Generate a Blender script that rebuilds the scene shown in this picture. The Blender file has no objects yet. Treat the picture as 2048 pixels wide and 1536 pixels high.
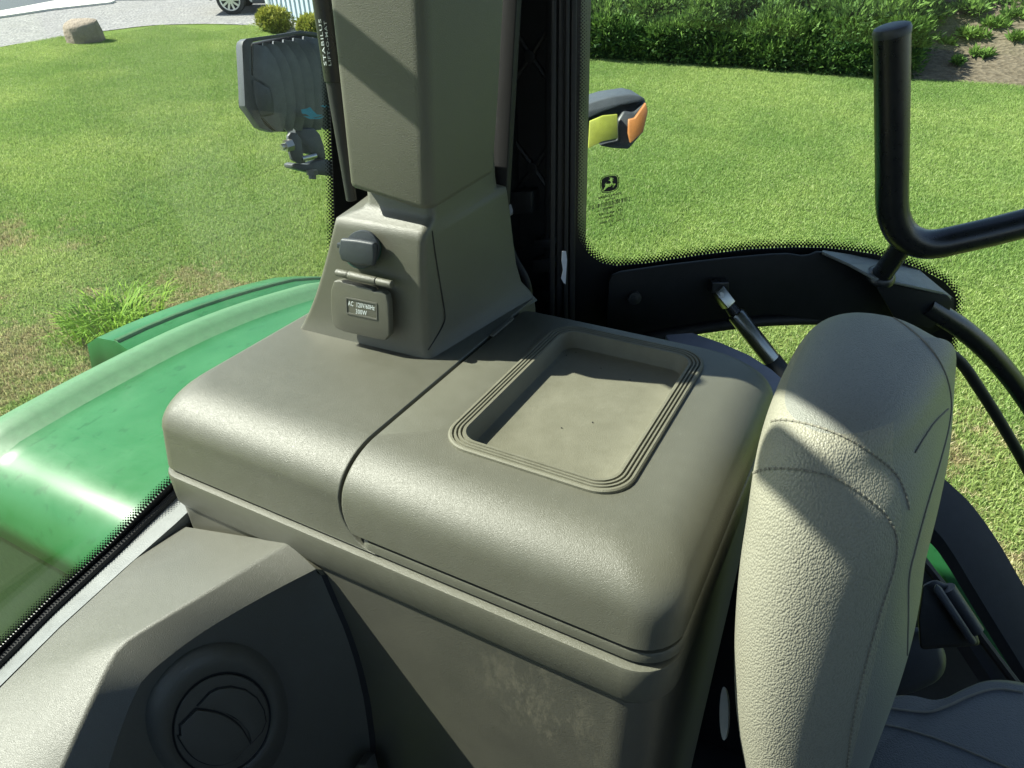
import bpy, bmesh, math, random
import numpy as np
from mathutils import Vector, Matrix
random.seed(7); rng = np.random.default_rng(7)
D = bpy.data; S = bpy.context.scene; COL = S.collection

# ------------------------------------------------------------------ camera
FPX = 1408.0
def _n(v): return v / np.linalg.norm(v)
def _ray(px, py): return np.array([(px - 1024) / FPX, -(py - 768) / FPX, -1.0])
_Y = _n(_ray(1932, -131)); _X = -_ray(-1936, -17); _X = _n(_X - _Y * _X.dot(_Y)); _Z = np.cross(_X, _Y)
ROT = np.array([_X, _Y, _Z]); CAM = np.array([0, 0, 3.0])
cam = D.cameras.new('camera'); cam_o = D.objects.new('camera', cam); COL.objects.link(cam_o)
cam.sensor_width = 36; cam.lens = FPX / 2048 * 36; cam.clip_start = .02; cam.clip_end = 900
cam_o.matrix_world = Matrix([[*ROT[0], 0], [*ROT[1], 0], [*ROT[2], 3.0], [0, 0, 0, 1]])
S.camera = cam_o; S.render.resolution_x = 1024; S.render.resolution_y = 768
# real-space measurement helpers: intersect the calibrated line of sight with a real plane
def W(px, py): return ROT @ _ray(px, py)
def az_(px, py, z): d = W(px, py); return CAM + d * (z - 3.0) / d[2]
def ax_(px, py, x): d = W(px, py); return CAM + d * x / d[0]
def ay_(px, py, y): d = W(px, py); return CAM + d * y / d[1]
def apl(px, py, p0, n): d = W(px, py); return CAM + d * (np.dot(np.array(p0) - CAM, n) / np.dot(d, n))
def adp(px, py, d): return CAM + W(px, py) * d

# the yard slopes gently up away from the tractor: everything outdoors is built in its own frame
_u = Vector((-.6, .8, 0)); TILT = Matrix.Rotation(math.radians(4.4), 4, _u.cross(Vector((0, 0, 1))))
_Ti = np.array(TILT.to_3x3().inverted()); CAMO = _Ti @ CAM
def G(px, py, z=0.0): d = _Ti @ W(px, py); return CAMO + d * (z - CAMO[2]) / d[2]
def GY(px, py, y): d = _Ti @ W(px, py); return CAMO + d * (y - CAMO[1]) / d[1]
def GW(px, py): return np.array(TILT.to_3x3()) @ G(px, py)

# ------------------------------------------------------------------ light
SUN_EL = math.radians(47); SUN_AZ = math.radians(200)
w = D.worlds.new('World'); S.world = w; w.use_nodes = True
nt = w.node_tree; nt.nodes.clear()
sky = nt.nodes.new('ShaderNodeTexSky'); sky.sky_type = 'NISHITA'; sky.sun_disc = False
sky.sun_elevation = SUN_EL; sky.sun_rotation = math.radians(90) - SUN_AZ + 2 * math.pi
bg = nt.nodes.new('ShaderNodeBackground'); bg.inputs[1].default_value = .080
out = nt.nodes.new('ShaderNodeOutputWorld'); nt.links.new(sky.outputs[0], bg.inputs[0]); nt.links.new(bg.outputs[0], out.inputs[0])
sl = D.lights.new('sun', 'SUN'); sl.energy = 5.0; sl.angle = math.radians(.53); sl.color = (1, .955, .87)
so = D.objects.new('sun', sl); COL.objects.link(so)
SD = Vector((math.cos(SUN_EL) * math.cos(SUN_AZ), math.cos(SUN_EL) * math.sin(SUN_AZ), math.sin(SUN_EL)))
so.rotation_euler = SD.to_track_quat('Z', 'Y').to_euler(); so.location = (-6, -3, 12)
S.view_settings.view_transform = 'Standard'; S.view_settings.look = 'None'; S.view_settings.gamma = 1
S.view_settings.use_curve_mapping = False; S.view_settings.exposure = 1.58
try: S.cycles.transparent_max_bounces = 24
except Exception: pass

# ------------------------------------------------------------------ materials
class M:
    """tiny node helper"""
    def __init__(s, name, rough=.5, metal=0, spec=.5):
        s.m = D.materials.new(name); s.m.use_nodes = True; s.t = s.m.node_tree
        s.b = s.t.nodes['Principled BSDF']; s.o = s.t.nodes['Material Output']
        s.b.inputs['Roughness'].default_value = rough; s.b.inputs['Metallic'].default_value = metal
        s.b.inputs['Specular IOR Level'].default_value = spec
        s.pos = s.t.nodes.new('ShaderNodeNewGeometry').outputs['Position']
    def n(s, typ, **kw):
        nd = s.t.nodes.new(typ)
        for k, v in kw.items():
            if hasattr(nd, k): setattr(nd, k, v)
            else: nd.inputs[k.replace('_', ' ')].default_value = v
        return nd
    def l(s, a, b): s.t.links.new(a, b)
    def noise(s, scale, detail=4, rough=.55, vec=None, stretch=None, off=0):
        v = vec or s.pos
        if stretch or off:
            mp = s.n('ShaderNodeMapping'); mp.inputs['Scale'].default_value = stretch or (1, 1, 1)
            mp.inputs['Location'].default_value = (off, off * .7, off * .3); s.l(v, mp.inputs[0]); v = mp.outputs[0]
        nd = s.n('ShaderNodeTexNoise'); nd.inputs['Scale'].default_value = scale; nd.inputs['Detail'].default_value = detail
        nd.inputs['Roughness'].default_value = rough; s.l(v, nd.inputs['Vector']); return nd.outputs['Fac']
    def ramp(s, fac, stops):
        r = s.n('ShaderNodeValToRGB'); e = r.color_ramp.elements
        while len(e) > len(stops): e.remove(e[-1])
        while len(e) < len(stops): e.new(1)
        for a, (p, c) in zip(e, stops):
            a.position = p; a.color = (*c, 1) if hasattr(c, '__len__') else (c, c, c, 1)
        s.l(fac, r.inputs[0]); return r.outputs[0]
    def mix(s, fac, a, b, typ='MIX'):
        x = s.n('ShaderNodeMix', data_type='RGBA', blend_type=typ)
        for inp, v in ((x.inputs[0], fac), (x.inputs[6], a), (x.inputs[7], b)):
            if isinstance(v, (int, float)): inp.default_value = v
            elif isinstance(v, tuple): inp.default_value = (*v, 1) if len(v) == 3 else v
            else: s.l(v, inp)
        return x.outputs[2]
    def math(s, op, a, b=0, c=0):
        x = s.n('ShaderNodeMath', operation=op)
        for i, v in enumerate((a, b, c)):
            if isinstance(v, (int, float)): x.inputs[i].default_value = v
            else: s.l(v, x.inputs[i])
        return x.outputs[0]
    def color(s, c):
        if isinstance(c, tuple): s.b.inputs['Base Color'].default_value = (*c, 1)
        else: s.l(c, s.b.inputs['Base Color'])
        return s
    def bump(s, h, dist, strength=1.0, prev=None):
        b = s.n('ShaderNodeBump'); b.inputs['Distance'].default_value = dist; b.inputs['Strength'].default_value = strength
        s.l(h, b.inputs['Height'])
        if prev is not None: s.l(prev, b.inputs['Normal'])
        s.l(b.outputs[0], s.b.inputs['Normal']); return b.outputs[0]

def olive_plastic(name, base, rough=.5, dust=.35, scuff=True):
    m = M(name, rough)
    d1 = m.noise(9, 5, .6); d2 = m.noise(60, 5, .7, off=3)
    k = m.math('MULTIPLY', d1, d2)
    dirty = m.ramp(k, [(.12, 0.0), (.42, 1.0)])
    dustc = tuple(min(1, c * 1.2 + .02) for c in base)
    c = m.mix(m.math('MULTIPLY', dirty, dust), base, dustc)
    if scuff:      # fine scratches and rubbed specks
        sc = m.noise(140, 3, .8, stretch=(1, 3.2, 1), off=9)
        sp = m.ramp(sc, [(.70, 0.0), (.76, 1.0)])
        c = m.mix(m.math('MULTIPLY', sp, .16), c, (.42, .41, .36))
        speck = m.ramp(m.noise(520, 1, .5, off=5), [(.755, 0.0), (.79, 1.0)])
        c = m.mix(m.math('MULTIPLY', speck, .22), c, (.4, .4, .34))
    m.color(c)
    r = m.math('ADD', m.math('MULTIPLY', d2, .14), rough - .07); m.l(r, m.b.inputs['Roughness'])
    g = m.noise(1900, 1, .5); g2 = m.noise(1050, 1, .5, off=2)
    m.bump(m.math('ADD', m.math('MULTIPLY', g, .6), m.math('MULTIPLY', g2, .5)),   .00050, .9)
    return m.m
OLV = (.086, .086, .065)
MAT = {}
MAT['olive'] = olive_plastic('olive_plastic', OLV, .40)
MAT['olive_dusty'] = olive_plastic('dusty_tray_rubber', (.115, .112, .078), .62, .8)
MAT['olive_dark'] = olive_plastic('vent_panel_plastic', (.094, .094, .078), .42, .25)
MAT['olive_trim'] = olive_plastic('trim_plastic', (.096, .096, .074), .5, .2, False)
# lower panel with the dusty scrape
m = M('scraped_panel_plastic', .46)
base = m.mix(m.ramp(m.noise(14, 5, .65), [(.35, 0.0), (.7, 1.0)]), (.072, .071, .056), (.090, .088, .068))
sp0 = ay_(1090, 1410, .335)
dd = m.n('ShaderNodeVectorMath', operation='DISTANCE'); m.l(m.pos, dd.inputs[0]); dd.inputs[1].default_value = tuple(sp0)
near = m.ramp(dd.outputs['Value'], [(.0, 1.0), (.035, .75), (.085, 0.0)])
blot = m.ramp(m.noise(42, 9, .80, stretch=(1.3, 1, .6), off=1), [(.48, 0.0), (.68, 1.0)])
m.color(m.mix(m.math('MULTIPLY', m.math('MULTIPLY', near, blot), .36), base, (.40, .36, .25)))
m.bump(m.noise(700, 3, .6), .0005, .5)
MAT['panel'] = m.m

def simple(name, col, rough=.5, metal=0, bump=None, spec=.5, coat=0, var=.25):
    m = M(name, rough, metal, spec)
    if var:
        n_ = m.noise(45, 5, .65); c2 = tuple(min(1, c * (1 + var * 1.6) + .004) for c in col); c1 = tuple(c * (1 - var * .5) for c in col)
        m.color(m.mix(n_, c1, c2))
        m.l(m.math('ADD', m.math('MULTIPLY', m.noise(120, 3, .6, off=4), .2), max(rough - .1, .02)), m.b.inputs['Roughness'])
    else: m.color(col)
    if bump: m.bump(m.noise(bump[0], 3, .6), bump[1], .6)
    if coat: m.b.inputs['Coat Weight'].default_value = coat; m.b.inputs['Coat Roughness'].default_value = .06
    return m.m
MAT['black_rib'] = simple('ribbed_black_plastic', (.03, .031, .033), .45, bump=(900, .0004))
MAT['black'] = simple('black_plastic', (.016, .017, .018), .5, bump=(900, .0004))
MAT['black_smooth'] = simple('black_paint', (.008, .009, .010), .3, bump=(300, .0001), var=.5)
MAT['plate'] = simple('black_painted_plate', (.006, .007, .008), .55, spec=.25, bump=(300, .0001), var=.3)
MAT['rubber'] = simple('black_rubber', (.012, .012, .013), .6)
MAT['frit'] = simple('black_ceramic_print', (.006, .007, .009), .35, var=0)
MAT['cast'] = simple('work_light_black_housing', (.040, .046, .054), .5, bump=(500, .0004), var=.5)
MAT['cast_fin'] = simple('work_light_fins', (.060, .068, .078), .45, bump=(500, .0004), var=.5)  # paler copy of the housing colour, lit look of the fins put in
MAT['steel'] = simple('worn_steel', (.30, .30, .27), .32, 1)
MAT['zinc'] = simple('zinc_bolt', (.45, .45, .43), .35, 1)
MAT['capplastic'] = simple('socket_cap_plastic', (.022, .028, .034), .5, bump=(700, .0005))
MAT['capgreen'] = simple('socket_ring_green', (.01, .07, .05), .5)
MAT['dark'] = simple('dark_trim', (.01, .011, .012), .7)
MAT['charcoal'] = simple('charcoal_plastic', (.03, .034, .04), .45, bump=(600, .0003))
MAT['lilac'] = simple('sill_panel_grey', (.17, .17, .21), .5)
MAT['white_print'] = simple('white_print', (.62, .68, .68), .5, var=0)
MAT['black_print'] = simple('black_print', (.01, .012, .014), .5, var=0)
MAT['blue_print'] = simple('blue_paint_mark', (.03, .20, .30), .5, var=.3)
MAT['yellow_refl'] = simple('yellow_reflector', (.20, .22, .03), .45, var=.5)
MAT['orange_lens'] = simple('orange_lens', (.30, .12, .035), .35, bump=(300, .0006), coat=.6)
MAT['pale_white'] = simple('pale_white', (.62, .64, .72), .35)
MAT['seatlever'] = simple('seat_lever_plastic', (.50, .50, .44), .35)
MAT['sill_metal'] = simple('sill_grey_plastic', (.12, .13, .13), .45, bump=(800, .0005), var=.4)
MAT['carpaint'] = simple('silver_car_paint', (.48, .52, .53), .25, .4, coat=.6, var=.1)
MAT['tyre'] = simple('tyre_rubber', (.03, .03, .03), .8)
MAT['rim'] = simple('alloy_rim', (.65, .66, .67), .3, .8)
MAT['carglass'] = simple('car_glass', (.03, .035, .04), .08, var=0)

# green fender paint: dusty with darker wiped marks
m = M('green_fender_paint', .32)
n1 = m.noise(5, 6, .65); n2 = m.noise(38, 5, .7, stretch=(1, .55, 1), off=2); n3 = m.noise(120, 3, .6, off=6)
drops = m.ramp(n2, [(.585, 0.0), (.625, 1.0)])
film = m.ramp(n1, [(.3, 0.0), (.7, 1.0)])
c = m.mix(film, (.012, .105, .026), (.030, .145, .052))
c = m.mix(m.math('MULTIPLY', drops, .55), c, (.008, .075, .02))
c = m.mix(m.math('MULTIPLY', m.ramp(n3, [(.68, 0.0), (.74, 1.0)]), .4), c, (.02, .20, .08))
m.color(c); m.l(m.math('ADD', m.math('MULTIPLY', film, .16), .30), m.b.inputs['Roughness'])
m.b.inputs['Specular IOR Level'].default_value = .28; m.b.inputs['Coat Weight'].default_value = 0; m.b.inputs['Coat Roughness'].default_value = .30
MAT['green'] = m.m
MAT['green_shade'] = simple('shaded_fender_green', (.008, .030, .011), .5)  # fender green with shade put into its colour
MAT['green_pale'] = simple('pale_green_paint', (.045, .125, .052), .55, bump=(80, .0004), var=.3)  # paler green for the rim band

# leather
def leather(name, base, scale=330, rough=.5, amp=.0009):
    m = M(name, rough)
    vo = m.n('ShaderNodeTexVoronoi'); vo.inputs['Scale'].default_value = scale
    mp = m.n('ShaderNodeMapping'); mp.inputs['Rotation'].default_value = (.3, .7, .2); mp.inputs['Scale'].default_value = (1, .9, .62)
    wn = m.n('ShaderNodeTexNoise'); wn.inputs['Scale'].default_value = 110; m.l(m.pos, wn.inputs['Vector'])
    ad = m.n('ShaderNodeVectorMath', operation='MULTIPLY_ADD'); m.l(wn.outputs['Color'], ad.inputs[0]); ad.inputs[1].default_value = (.0008,) * 3; m.l(m.pos, ad.inputs[2])
    m.l(ad.outputs[0], mp.inputs[0]); m.l(mp.outputs[0], vo.inputs['Vector'])
    h = m.ramp(vo.outputs['Distance'], [(.0, 1.0), (.3, .85), (.8, 0.0)])
    big = m.noise(26, 4, .6)
    c = m.mix(m.math('MULTIPLY', big, .5), base, tuple(x * .82 for x in base))
    c = m.mix(m.ramp(vo.outputs['Distance'], [(.5, 0.0), (.85, .35)]), c, tuple(x * .6 for x in base))
    m.color(c)
    m.bump(m.math('ADD', h, m.math('MULTIPLY', m.noise(700, 2), .25)), amp, .85)
    return m.m
MAT['leather'] = leather('beige_leather', (.262, .255, .198), 760, .50, .00048)
MAT['leather_top'] = leather('smooth_beige_leather', (.20, .205, .18), 1000, .46, .0003)
MAT['leather_shade'] = leather('shaded_cushion_leather', (.085, .092, .098), 700, .5, .0005)  # seat leather again, blue-grey shade put into its colour
MAT['thread'] = simple('seam_thread', (.16, .15, .12), .8)

# glass: clear pane with light tint and mirror reflections
def glass(name, tint, refl=1.0, haze=.03):
    m = M(name); m.t.nodes.remove(m.b)
    tr = m.n('ShaderNodeBsdfTransparent'); tr.inputs[0].default_value = (*tint, 1)
    gl = m.n('ShaderNodeBsdfGlossy'); gl.inputs['Roughness'].default_value = .01
    fr = m.n('ShaderNodeFresnel'); gm_ = m.n('ShaderNodeNewGeometry'); m.l(m.math('SUBTRACT', 1.5, m.math('MULTIPLY', gm_.outputs['Backfacing'], 1.5 - 1 / 1.5)), fr.inputs['IOR'])
    mx = m.n('ShaderNodeMixShader'); m.l(m.math('MULTIPLY', fr.outputs[0], refl), mx.inputs[0])
    m.l(tr.outputs[0], mx.inputs[1]); m.l(gl.outputs[0], mx.inputs[2])
    df = m.n('ShaderNodeBsdfDiffuse'); df.inputs[0].default_value = (.6, .62, .55, 1)     # dust film
    mx2 = m.n('ShaderNodeMixShader')
    dust = m.ramp(m.noise(7, 6, .7), [(.3, haze * .4), (.75, haze * 1.5)])
    sp = m.ramp(m.noise(260, 2, .5, off=3), [(.73, 0.0), (.76, .16)])
    m.l(m.math('ADD', dust, sp), mx2.inputs[0]); m.l(mx.outputs[0], mx2.inputs[1]); m.l(df.outputs[0], mx2.inputs[2])
    m.l(mx2.outputs[0], m.o.inputs[0]); return m.m
MAT['glass'] = glass('tinted_door_glass', (.92, .97, .93), 0.45, .004)
MAT['glass_l'] = glass('side_window_glass', (.955, .985, .955), 1.0, .010)

# ---- ground materials
def lawn_mask(m):
    """world-position dryness 0..1: straw patches near the tractor on the left side, patchy elsewhere"""
    tot = None
    for (px, py, r, s) in ((40, 465, .8, .8), (150, 490, .5, .6), (60, 760, 2.0, 1.0), (160, 700, 1.2, .9), (20, 650, 1.0, .6), (350, 600, .9, .9), (260, 680, 1.0, .6),
                           (1560, 1040, .01, .0), (1960, 960, 1.3, .75), (2040, 1090, 1.3, .9), (1450, 700, .9, .3), (620, 560, .01, 0)):
        if s == 0: continue
        c = GW(px, py)
        d = m.n('ShaderNodeVectorMath', operation='DISTANCE'); m.l(m.pos, d.inputs[0]); d.inputs[1].default_value = tuple(c)
        v = m.n('ShaderNodeMapRange', interpolation_type='SMOOTHSTEP'); v.inputs[1].default_value = 0; v.inputs[2].default_value = r * 1.7; v.inputs[3].default_value = s; v.inputs[4].default_value = 0
        m.l(d.outputs['Value'], v.inputs[0])
        tot = v.outputs[0] if tot is None else m.math('MAXIMUM', tot, v.outputs[0])
    nz = m.ramp(m.noise(1.9, 6, .72), [(.36, 0.0), (.66, 1.0)])
    return m.math('MULTIPLY', tot, m.math('ADD', m.math('MULTIPLY', nz, 1.0), .15))
m = M('lawn_soil_thatch', .95, spec=.1)
dry = lawn_mask(m)
g = m.mix(m.noise(3, 6, .7), (.08, .13, .025), (.13, .19, .04))
m.color(m.mix(dry, g, m.mix(m.noise(9, 6, .8), (.10, .07, .04), (.24, .19, .11))))
m.bump(m.noise(30, 5, .8), .03, .8)
MAT['lawn'] = m.m
m = M('grass_blades', .55, spec=.25)
at = m.n('ShaderNodeAttribute', attribute_name='tone')
dry = lawn_mask(m)
patch = m.noise(.35, 4, .6); p2 = m.noise(2.2, 5, .7)
bl = m.mix(at.outputs['Fac'], (.20, .29, .07), (.52, .61, .24))
bl = m.mix(m.ramp(p2, [(.3, 0.0), (.7, .55)]), bl, (.38, .46, .13))
bl = m.mix(m.ramp(patch, [(.40, 0.0), (.60, .65)]), bl, (.13, .25, .06))
straw = m.mix(at.outputs['Fac'], (.22, .17, .09), (.55, .46, .28))
sel = m.math('GREATER_THAN', m.math('ADD', m.math('MULTIPLY', dry, 1.05), m.math('MULTIPLY', at.outputs['Fac'], .25)), .62)
bl = m.mix(m.math('MULTIPLY', sel, .85), bl, straw)
mott = m.ramp(m.noise(11, 4, .7, off=7), [(.40, 0.0), (.62, 1.0)])
bl = m.mix(m.math('MULTIPLY', mott, .62), bl, m.mix(at.outputs['Fac'], (.13, .22, .05), (.34, .46, .14)))
pale = m.math('GREATER_THAN', at.outputs['Fac'], .93)
bl = m.mix(m.math('MULTIPLY', pale, .6), bl, (.42, .42, .25))
m.color(bl)
tb = m.n('ShaderNodeBsdfTranslucent'); m.l(bl, tb.inputs[0]); mx = m.n('ShaderNodeMixShader'); mx.inputs[0].default_value = .45
m.l(m.b.outputs[0], mx.inputs[1]); m.l(tb.outputs[0], mx.inputs[2]); m.l(mx.outputs[0], m.o.inputs[0])
MAT['blade'] = m.m
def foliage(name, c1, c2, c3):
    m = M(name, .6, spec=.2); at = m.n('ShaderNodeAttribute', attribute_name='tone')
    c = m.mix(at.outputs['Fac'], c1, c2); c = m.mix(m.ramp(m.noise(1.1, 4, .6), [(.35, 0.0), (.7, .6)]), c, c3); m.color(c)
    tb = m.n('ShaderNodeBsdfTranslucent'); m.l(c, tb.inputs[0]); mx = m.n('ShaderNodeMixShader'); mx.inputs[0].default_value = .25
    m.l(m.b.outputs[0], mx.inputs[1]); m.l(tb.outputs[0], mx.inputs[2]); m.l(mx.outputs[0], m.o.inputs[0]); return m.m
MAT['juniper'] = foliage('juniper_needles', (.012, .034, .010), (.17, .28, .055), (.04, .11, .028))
MAT['goldbush'] = foliage('golden_shrub_leaves', (.10, .14, .025), (.48, .46, .09), (.24, .28, .05))
MAT['weed'] = foliage('weed_blades', (.09, .20, .015), (.24, .38, .035), (.14, .28, .02))
m = M('soil_mulch', .95, spec=.1)
vo = m.n('ShaderNodeTexVoronoi'); vo.inputs['Scale'].default_value = 26; mp = m.n('ShaderNodeMapping'); mp.inputs['Scale'].default_value = (.45, 1.3, 1.3); m.l(m.pos, mp.inputs[0]); m.l(mp.outputs[0], vo.inputs['Vector'])
m.color(m.mix(vo.outputs['Color'], m.mix(m.noise(2, 5, .7), (.06, .047, .032), (.12, .095, .068)), (.17, .14, .105))); m.bump(vo.outputs['Distance'], .04, .8)
MAT['soil'] = m.m
m = M('gravel', .9, spec=.2)
vo = m.n('ShaderNodeTexVoronoi'); vo.inputs['Scale'].default_value = 14; m.l(m.pos, vo.inputs['Vector'])
gc = m.mix(vo.outputs['Color'], (.12, .12, .13), (.30, .295, .29))
m.color(m.mix(m.ramp(m.noise(.35, 5, .7, stretch=(1, .5, 1)), [(.35, 0.0), (.65, .7)]), gc, (.20, .195, .19))); m.bump(vo.outputs['Distance'], .03, .8)
MAT['gravel'] = m.m
MAT['asphalt'] = simple('shaded_asphalt', (.035, .045, .06), .85)  # bluish dark tone is shade put into the asphalt colour
MAT['concrete'] = simple('concrete', (.50, .49, .45), .85, bump=(60, .01))
m = M('boulder_stone', .85)
n_ = m.noise(5, 7, .7); m.color(m.mix(n_, (.15, .115, .085), (.36, .30, .235))); m.bump(m.noise(9, 6, .7), .06, .8); MAT['stone'] = m.m
MAT['siding'] = simple('painted_steel_siding', (.42, .52, .56), .4, var=.15)
MAT['siding_trim'] = simple('steel_corner_trim', (.50, .56, .55), .4, var=.1)

# ------------------------------------------------------------------ mesh helpers
ORG = {}
def tag(o, label=None, cat=None, group=None, kind=None):
    if label: o['label'] = label
    if cat: o['category'] = cat
    if group: o['group'] = group
    if kind: o['kind'] = kind
    return o
def thing(name, label, cat, loc, group=None):
    o = D.objects.new(name, None); COL.objects.link(o); o.location = tuple(loc); o.empty_display_size = .05
    ORG[o.name] = np.array(loc, float); return tag(o, label, cat, group)
def mk(name, V, F, mat, parent=None, smooth=True, sharp=38, bev=0, seg=2, sub=0, solid=0, label=None, matidx=None, mats=None, tone=None, weld=0):
    V = np.array(V, float); og = ORG[parent.name] if parent is not None else np.zeros(3)
    me = D.meshes.new(name); me.from_pydata([tuple(v) for v in (V - og)], [], [tuple(f) for f in F]); 
    bm = bmesh.new(); bm.from_mesh(me)
    if weld: bmesh.ops.remove_doubles(bm, verts=bm.verts, dist=weld)
    bmesh.ops.recalc_face_normals(bm, faces=bm.faces)
    if bev:
        ed = [e for e in bm.edges if len(e.link_faces) == 2 and e.calc_face_angle(0) > math.radians(25)]
        bmesh.ops.bevel(bm, geom=ed, offset=bev, segments=seg, affect='EDGES', profile=.5, clamp_overlap=True)
    bm.to_mesh(me); bm.free()
    for mm in (mats or [mat]): me.materials.append(MAT[mm] if isinstance(mm, str) else mm)
    if matidx is not None and not bev:
        for p, i in zip(me.polygons, matidx): p.material_index = i
    if tone is not None:
        a = me.attributes.new('tone', 'FLOAT', 'POINT'); a.data.foreach_set('value', np.asarray(tone, 'f'))
    o = D.objects.new(name, me); COL.objects.link(o)
    if parent is not None: o.parent = parent
    ORG[o.name] = og
    if smooth:
        me.shade_smooth()
        try: me.set_sharp_from_angle(angle=math.radians(sharp))
        except Exception: pass
    if solid:
        md = o.modifiers.new('solid', 'SOLIDIFY'); md.thickness = solid; md.offset = 0
    if sub:
        md = o.modifiers.new('sub', 'SUBSURF'); md.levels = sub; md.render_levels = sub
    if label: o['label'] = label
    return o
def boxm(c, s, R=None):
    """box verts/faces; c centre, s full sizes, R 3x3 columns axes"""
    c = np.array(c, float); R = np.eye(3) if R is None else np.array(R, float)
    V = [c + R @ (np.array([i, j, k]) * np.array(s) / 2) for i in (-1, 1) for j in (-1, 1) for k in (-1, 1)]
    return V, [(0, 1, 3, 2), (4, 6, 7, 5), (0, 4, 5, 1), (2, 3, 7, 6), (0, 2, 6, 4), (1, 5, 7, 3)]
def cat(*ms):
    V = []; F = []
    for v, f in ms:
        b = len(V); V += [np.array(x, float) for x in v]; F += [tuple(i + b for i in q) for q in f]
    return V, F
def prism(poly, ext):
    """polygon (3D points) extruded by vector"""
    P = [np.array(p, float) for p in poly]; n = len(P); V = P + [p + np.array(ext, float) for p in P]
    return V, [tuple(range(n))[::-1], tuple(range(n, 2 * n))] + [(i, (i + 1) % n, n + (i + 1) % n, n + i) for i in range(n)]
def frame_axes(d):
    d = _n(np.array(d, float)); up = np.array([0, 0, 1.]) if abs(d[2]) < .9 else np.array([1., 0, 0])
    a = _n(np.cross(up, d)); return a, np.cross(d, a), d
def spline(P, k=8):
    P = [np.array(p, float) for p in P]; out = []
    for i in range(len(P) - 1):
        p0 = P[max(i - 1, 0)]; p1 = P[i]; p2 = P[i + 1]; p3 = P[min(i + 2, len(P) - 1)]
        for j in range(k):
            t = j / k; out.append(.5 * ((2 * p1) + (-p0 + p2) * t + (2 * p0 - 5 * p1 + 4 * p2 - p3) * t * t + (-p0 + 3 * p1 - 3 * p2 + p3) * t ** 3))
    out.append(P[-1]); return out
def tubem(P, r, n=16, cap=True, flat=None):
    """tube through points; r scalar or list; parallel transport frame; flat=(ru,rv) factors"""
    P = [np.array(p, float) for p in P]; R = r if hasattr(r, '__len__') else [r] * len(P)
    T = [_n(P[min(i + 1, len(P) - 1)] - P[max(i - 1, 0)]) for i in range(len(P))]
    a, b, _ = frame_axes(T[0]); V = []; F = []
    for i, p in enumerate(P):
        a = _n(a - T[i] * a.dot(T[i])); b = np.cross(T[i], a); fu, fv = flat or (1, 1)
        for j in range(n):
            t = 2 * math.pi * j / n; V.append(p + (a * math.cos(t) * fu + b * math.sin(t) * fv) * R[i])
    for i in range(len(P) - 1):
        for j in range(n): F.append((i * n + j, i * n + (j + 1) % n, (i + 1) * n + (j + 1) % n, (i + 1) * n + j))
    if cap: F += [tuple(range(n))[::-1], tuple(range((len(P) - 1) * n, len(P) * n))]
    return V, F
def discm(c, nrm, r, n=24, h=None):
    a, b, d = frame_axes(nrm); c = np.array(c, float)
    ring = [c + (a * math.cos(2 * math.pi * j / n) + b * math.sin(2 * math.pi * j / n)) * r for j in range(n)]
    return prism(ring, d * h) if h else (ring, [tuple(range(n))])
def loftm(rings, cap0=True, cap1=True, closed=True):
    n = len(rings[0]); V = [np.array(p, float) for r in rings for p in r]; F = []
    for i in range(len(rings) - 1):
        for j in range(n if closed else n - 1):
            F.append((i * n + j, i * n + (j + 1) % n, (i + 1) * n + (j + 1) % n, (i + 1) * n + j))
    if cap0: F.append(tuple(range(n))[::-1])
    if cap1: F.append(tuple(range((len(rings) - 1) * n, len(rings) * n)))
    return V, F
def rrect(x0, x1, y0, y1, z, r, k=8):
    """rounded rectangle ring, r = radii (x0y0, x1y0, x1y1, x0y1)"""
    r = r if hasattr(r, '__len__') else [r] * 4; out = []
    for (cx, cy, a0, q) in ((x0 + r[0], y0 + r[0], 180, r[0]), (x1 - r[1], y0 + r[1], 270, r[1]), (x1 - r[2], y1 - r[2], 0, r[2]), (x0 + r[3], y1 - r[3], 90, r[3])):
        for j in range(k + 1):
            t = math.radians(a0 + 90 * j / k); out.append((cx + q * math.cos(t), cy + q * math.sin(t), z))
    return out
def textm(body, size=1.0, bold=False, space=1.0, mono=False):
    cu = D.curves.new('lettering', 'FONT'); cu.body = body; cu.size = size; cu.align_x = 'CENTER'; cu.align_y = 'CENTER'
    cu.space_character = space; cu.offset = float(bold) * .004; cu.resolution_u = 2
    o = D.objects.new('lettering', cu); me = o.to_mesh(); V = [np.array(v.co) for v in me.vertices]; F = [tuple(p.vertices) for p in me.polygons]
    o.to_mesh_clear(); D.objects.remove(o); D.curves.remove(cu); return V, F
def fillcurve(loops):
    """2D loops (outer + holes) -> filled mesh"""
    cu = D.curves.new('outline', 'CURVE'); cu.dimensions = '2D'; cu.fill_mode = 'BOTH'
    for lp in loops:
        s = cu.splines.new('POLY'); s.points.add(len(lp) - 1); s.use_cyclic_u = True
        for p, q in zip(s.points, lp): p.co = (q[0], q[1], 0, 1)
    o = D.objects.new('outline', cu); me = o.to_mesh(); V = [np.array(v.co) for v in me.vertices]; F = [tuple(p.vertices) for p in me.polygons]
    o.to_mesh_clear(); D.objects.remove(o); D.curves.remove(cu); return V, F
def place2d(m, o, u, v):
    o, u, v = map(np.array, (o, u, v)); return [o + u * p[0] + v * p[1] for p in m[0]], m[1]

# ================================================================== OUTDOORS
OUT0 = set(o.name for o in D.objects)
# one ground sheet to the horizon
V, F = [(-400, -300, 0), (400, -300, 0), (400, 500, 0), (-400, 500, 0)], [(0, 1, 2, 3)]
tag(mk('ground', V, F, 'lawn', smooth=False), 'grass covered ground of the yard', None, None, 'structure')
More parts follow.
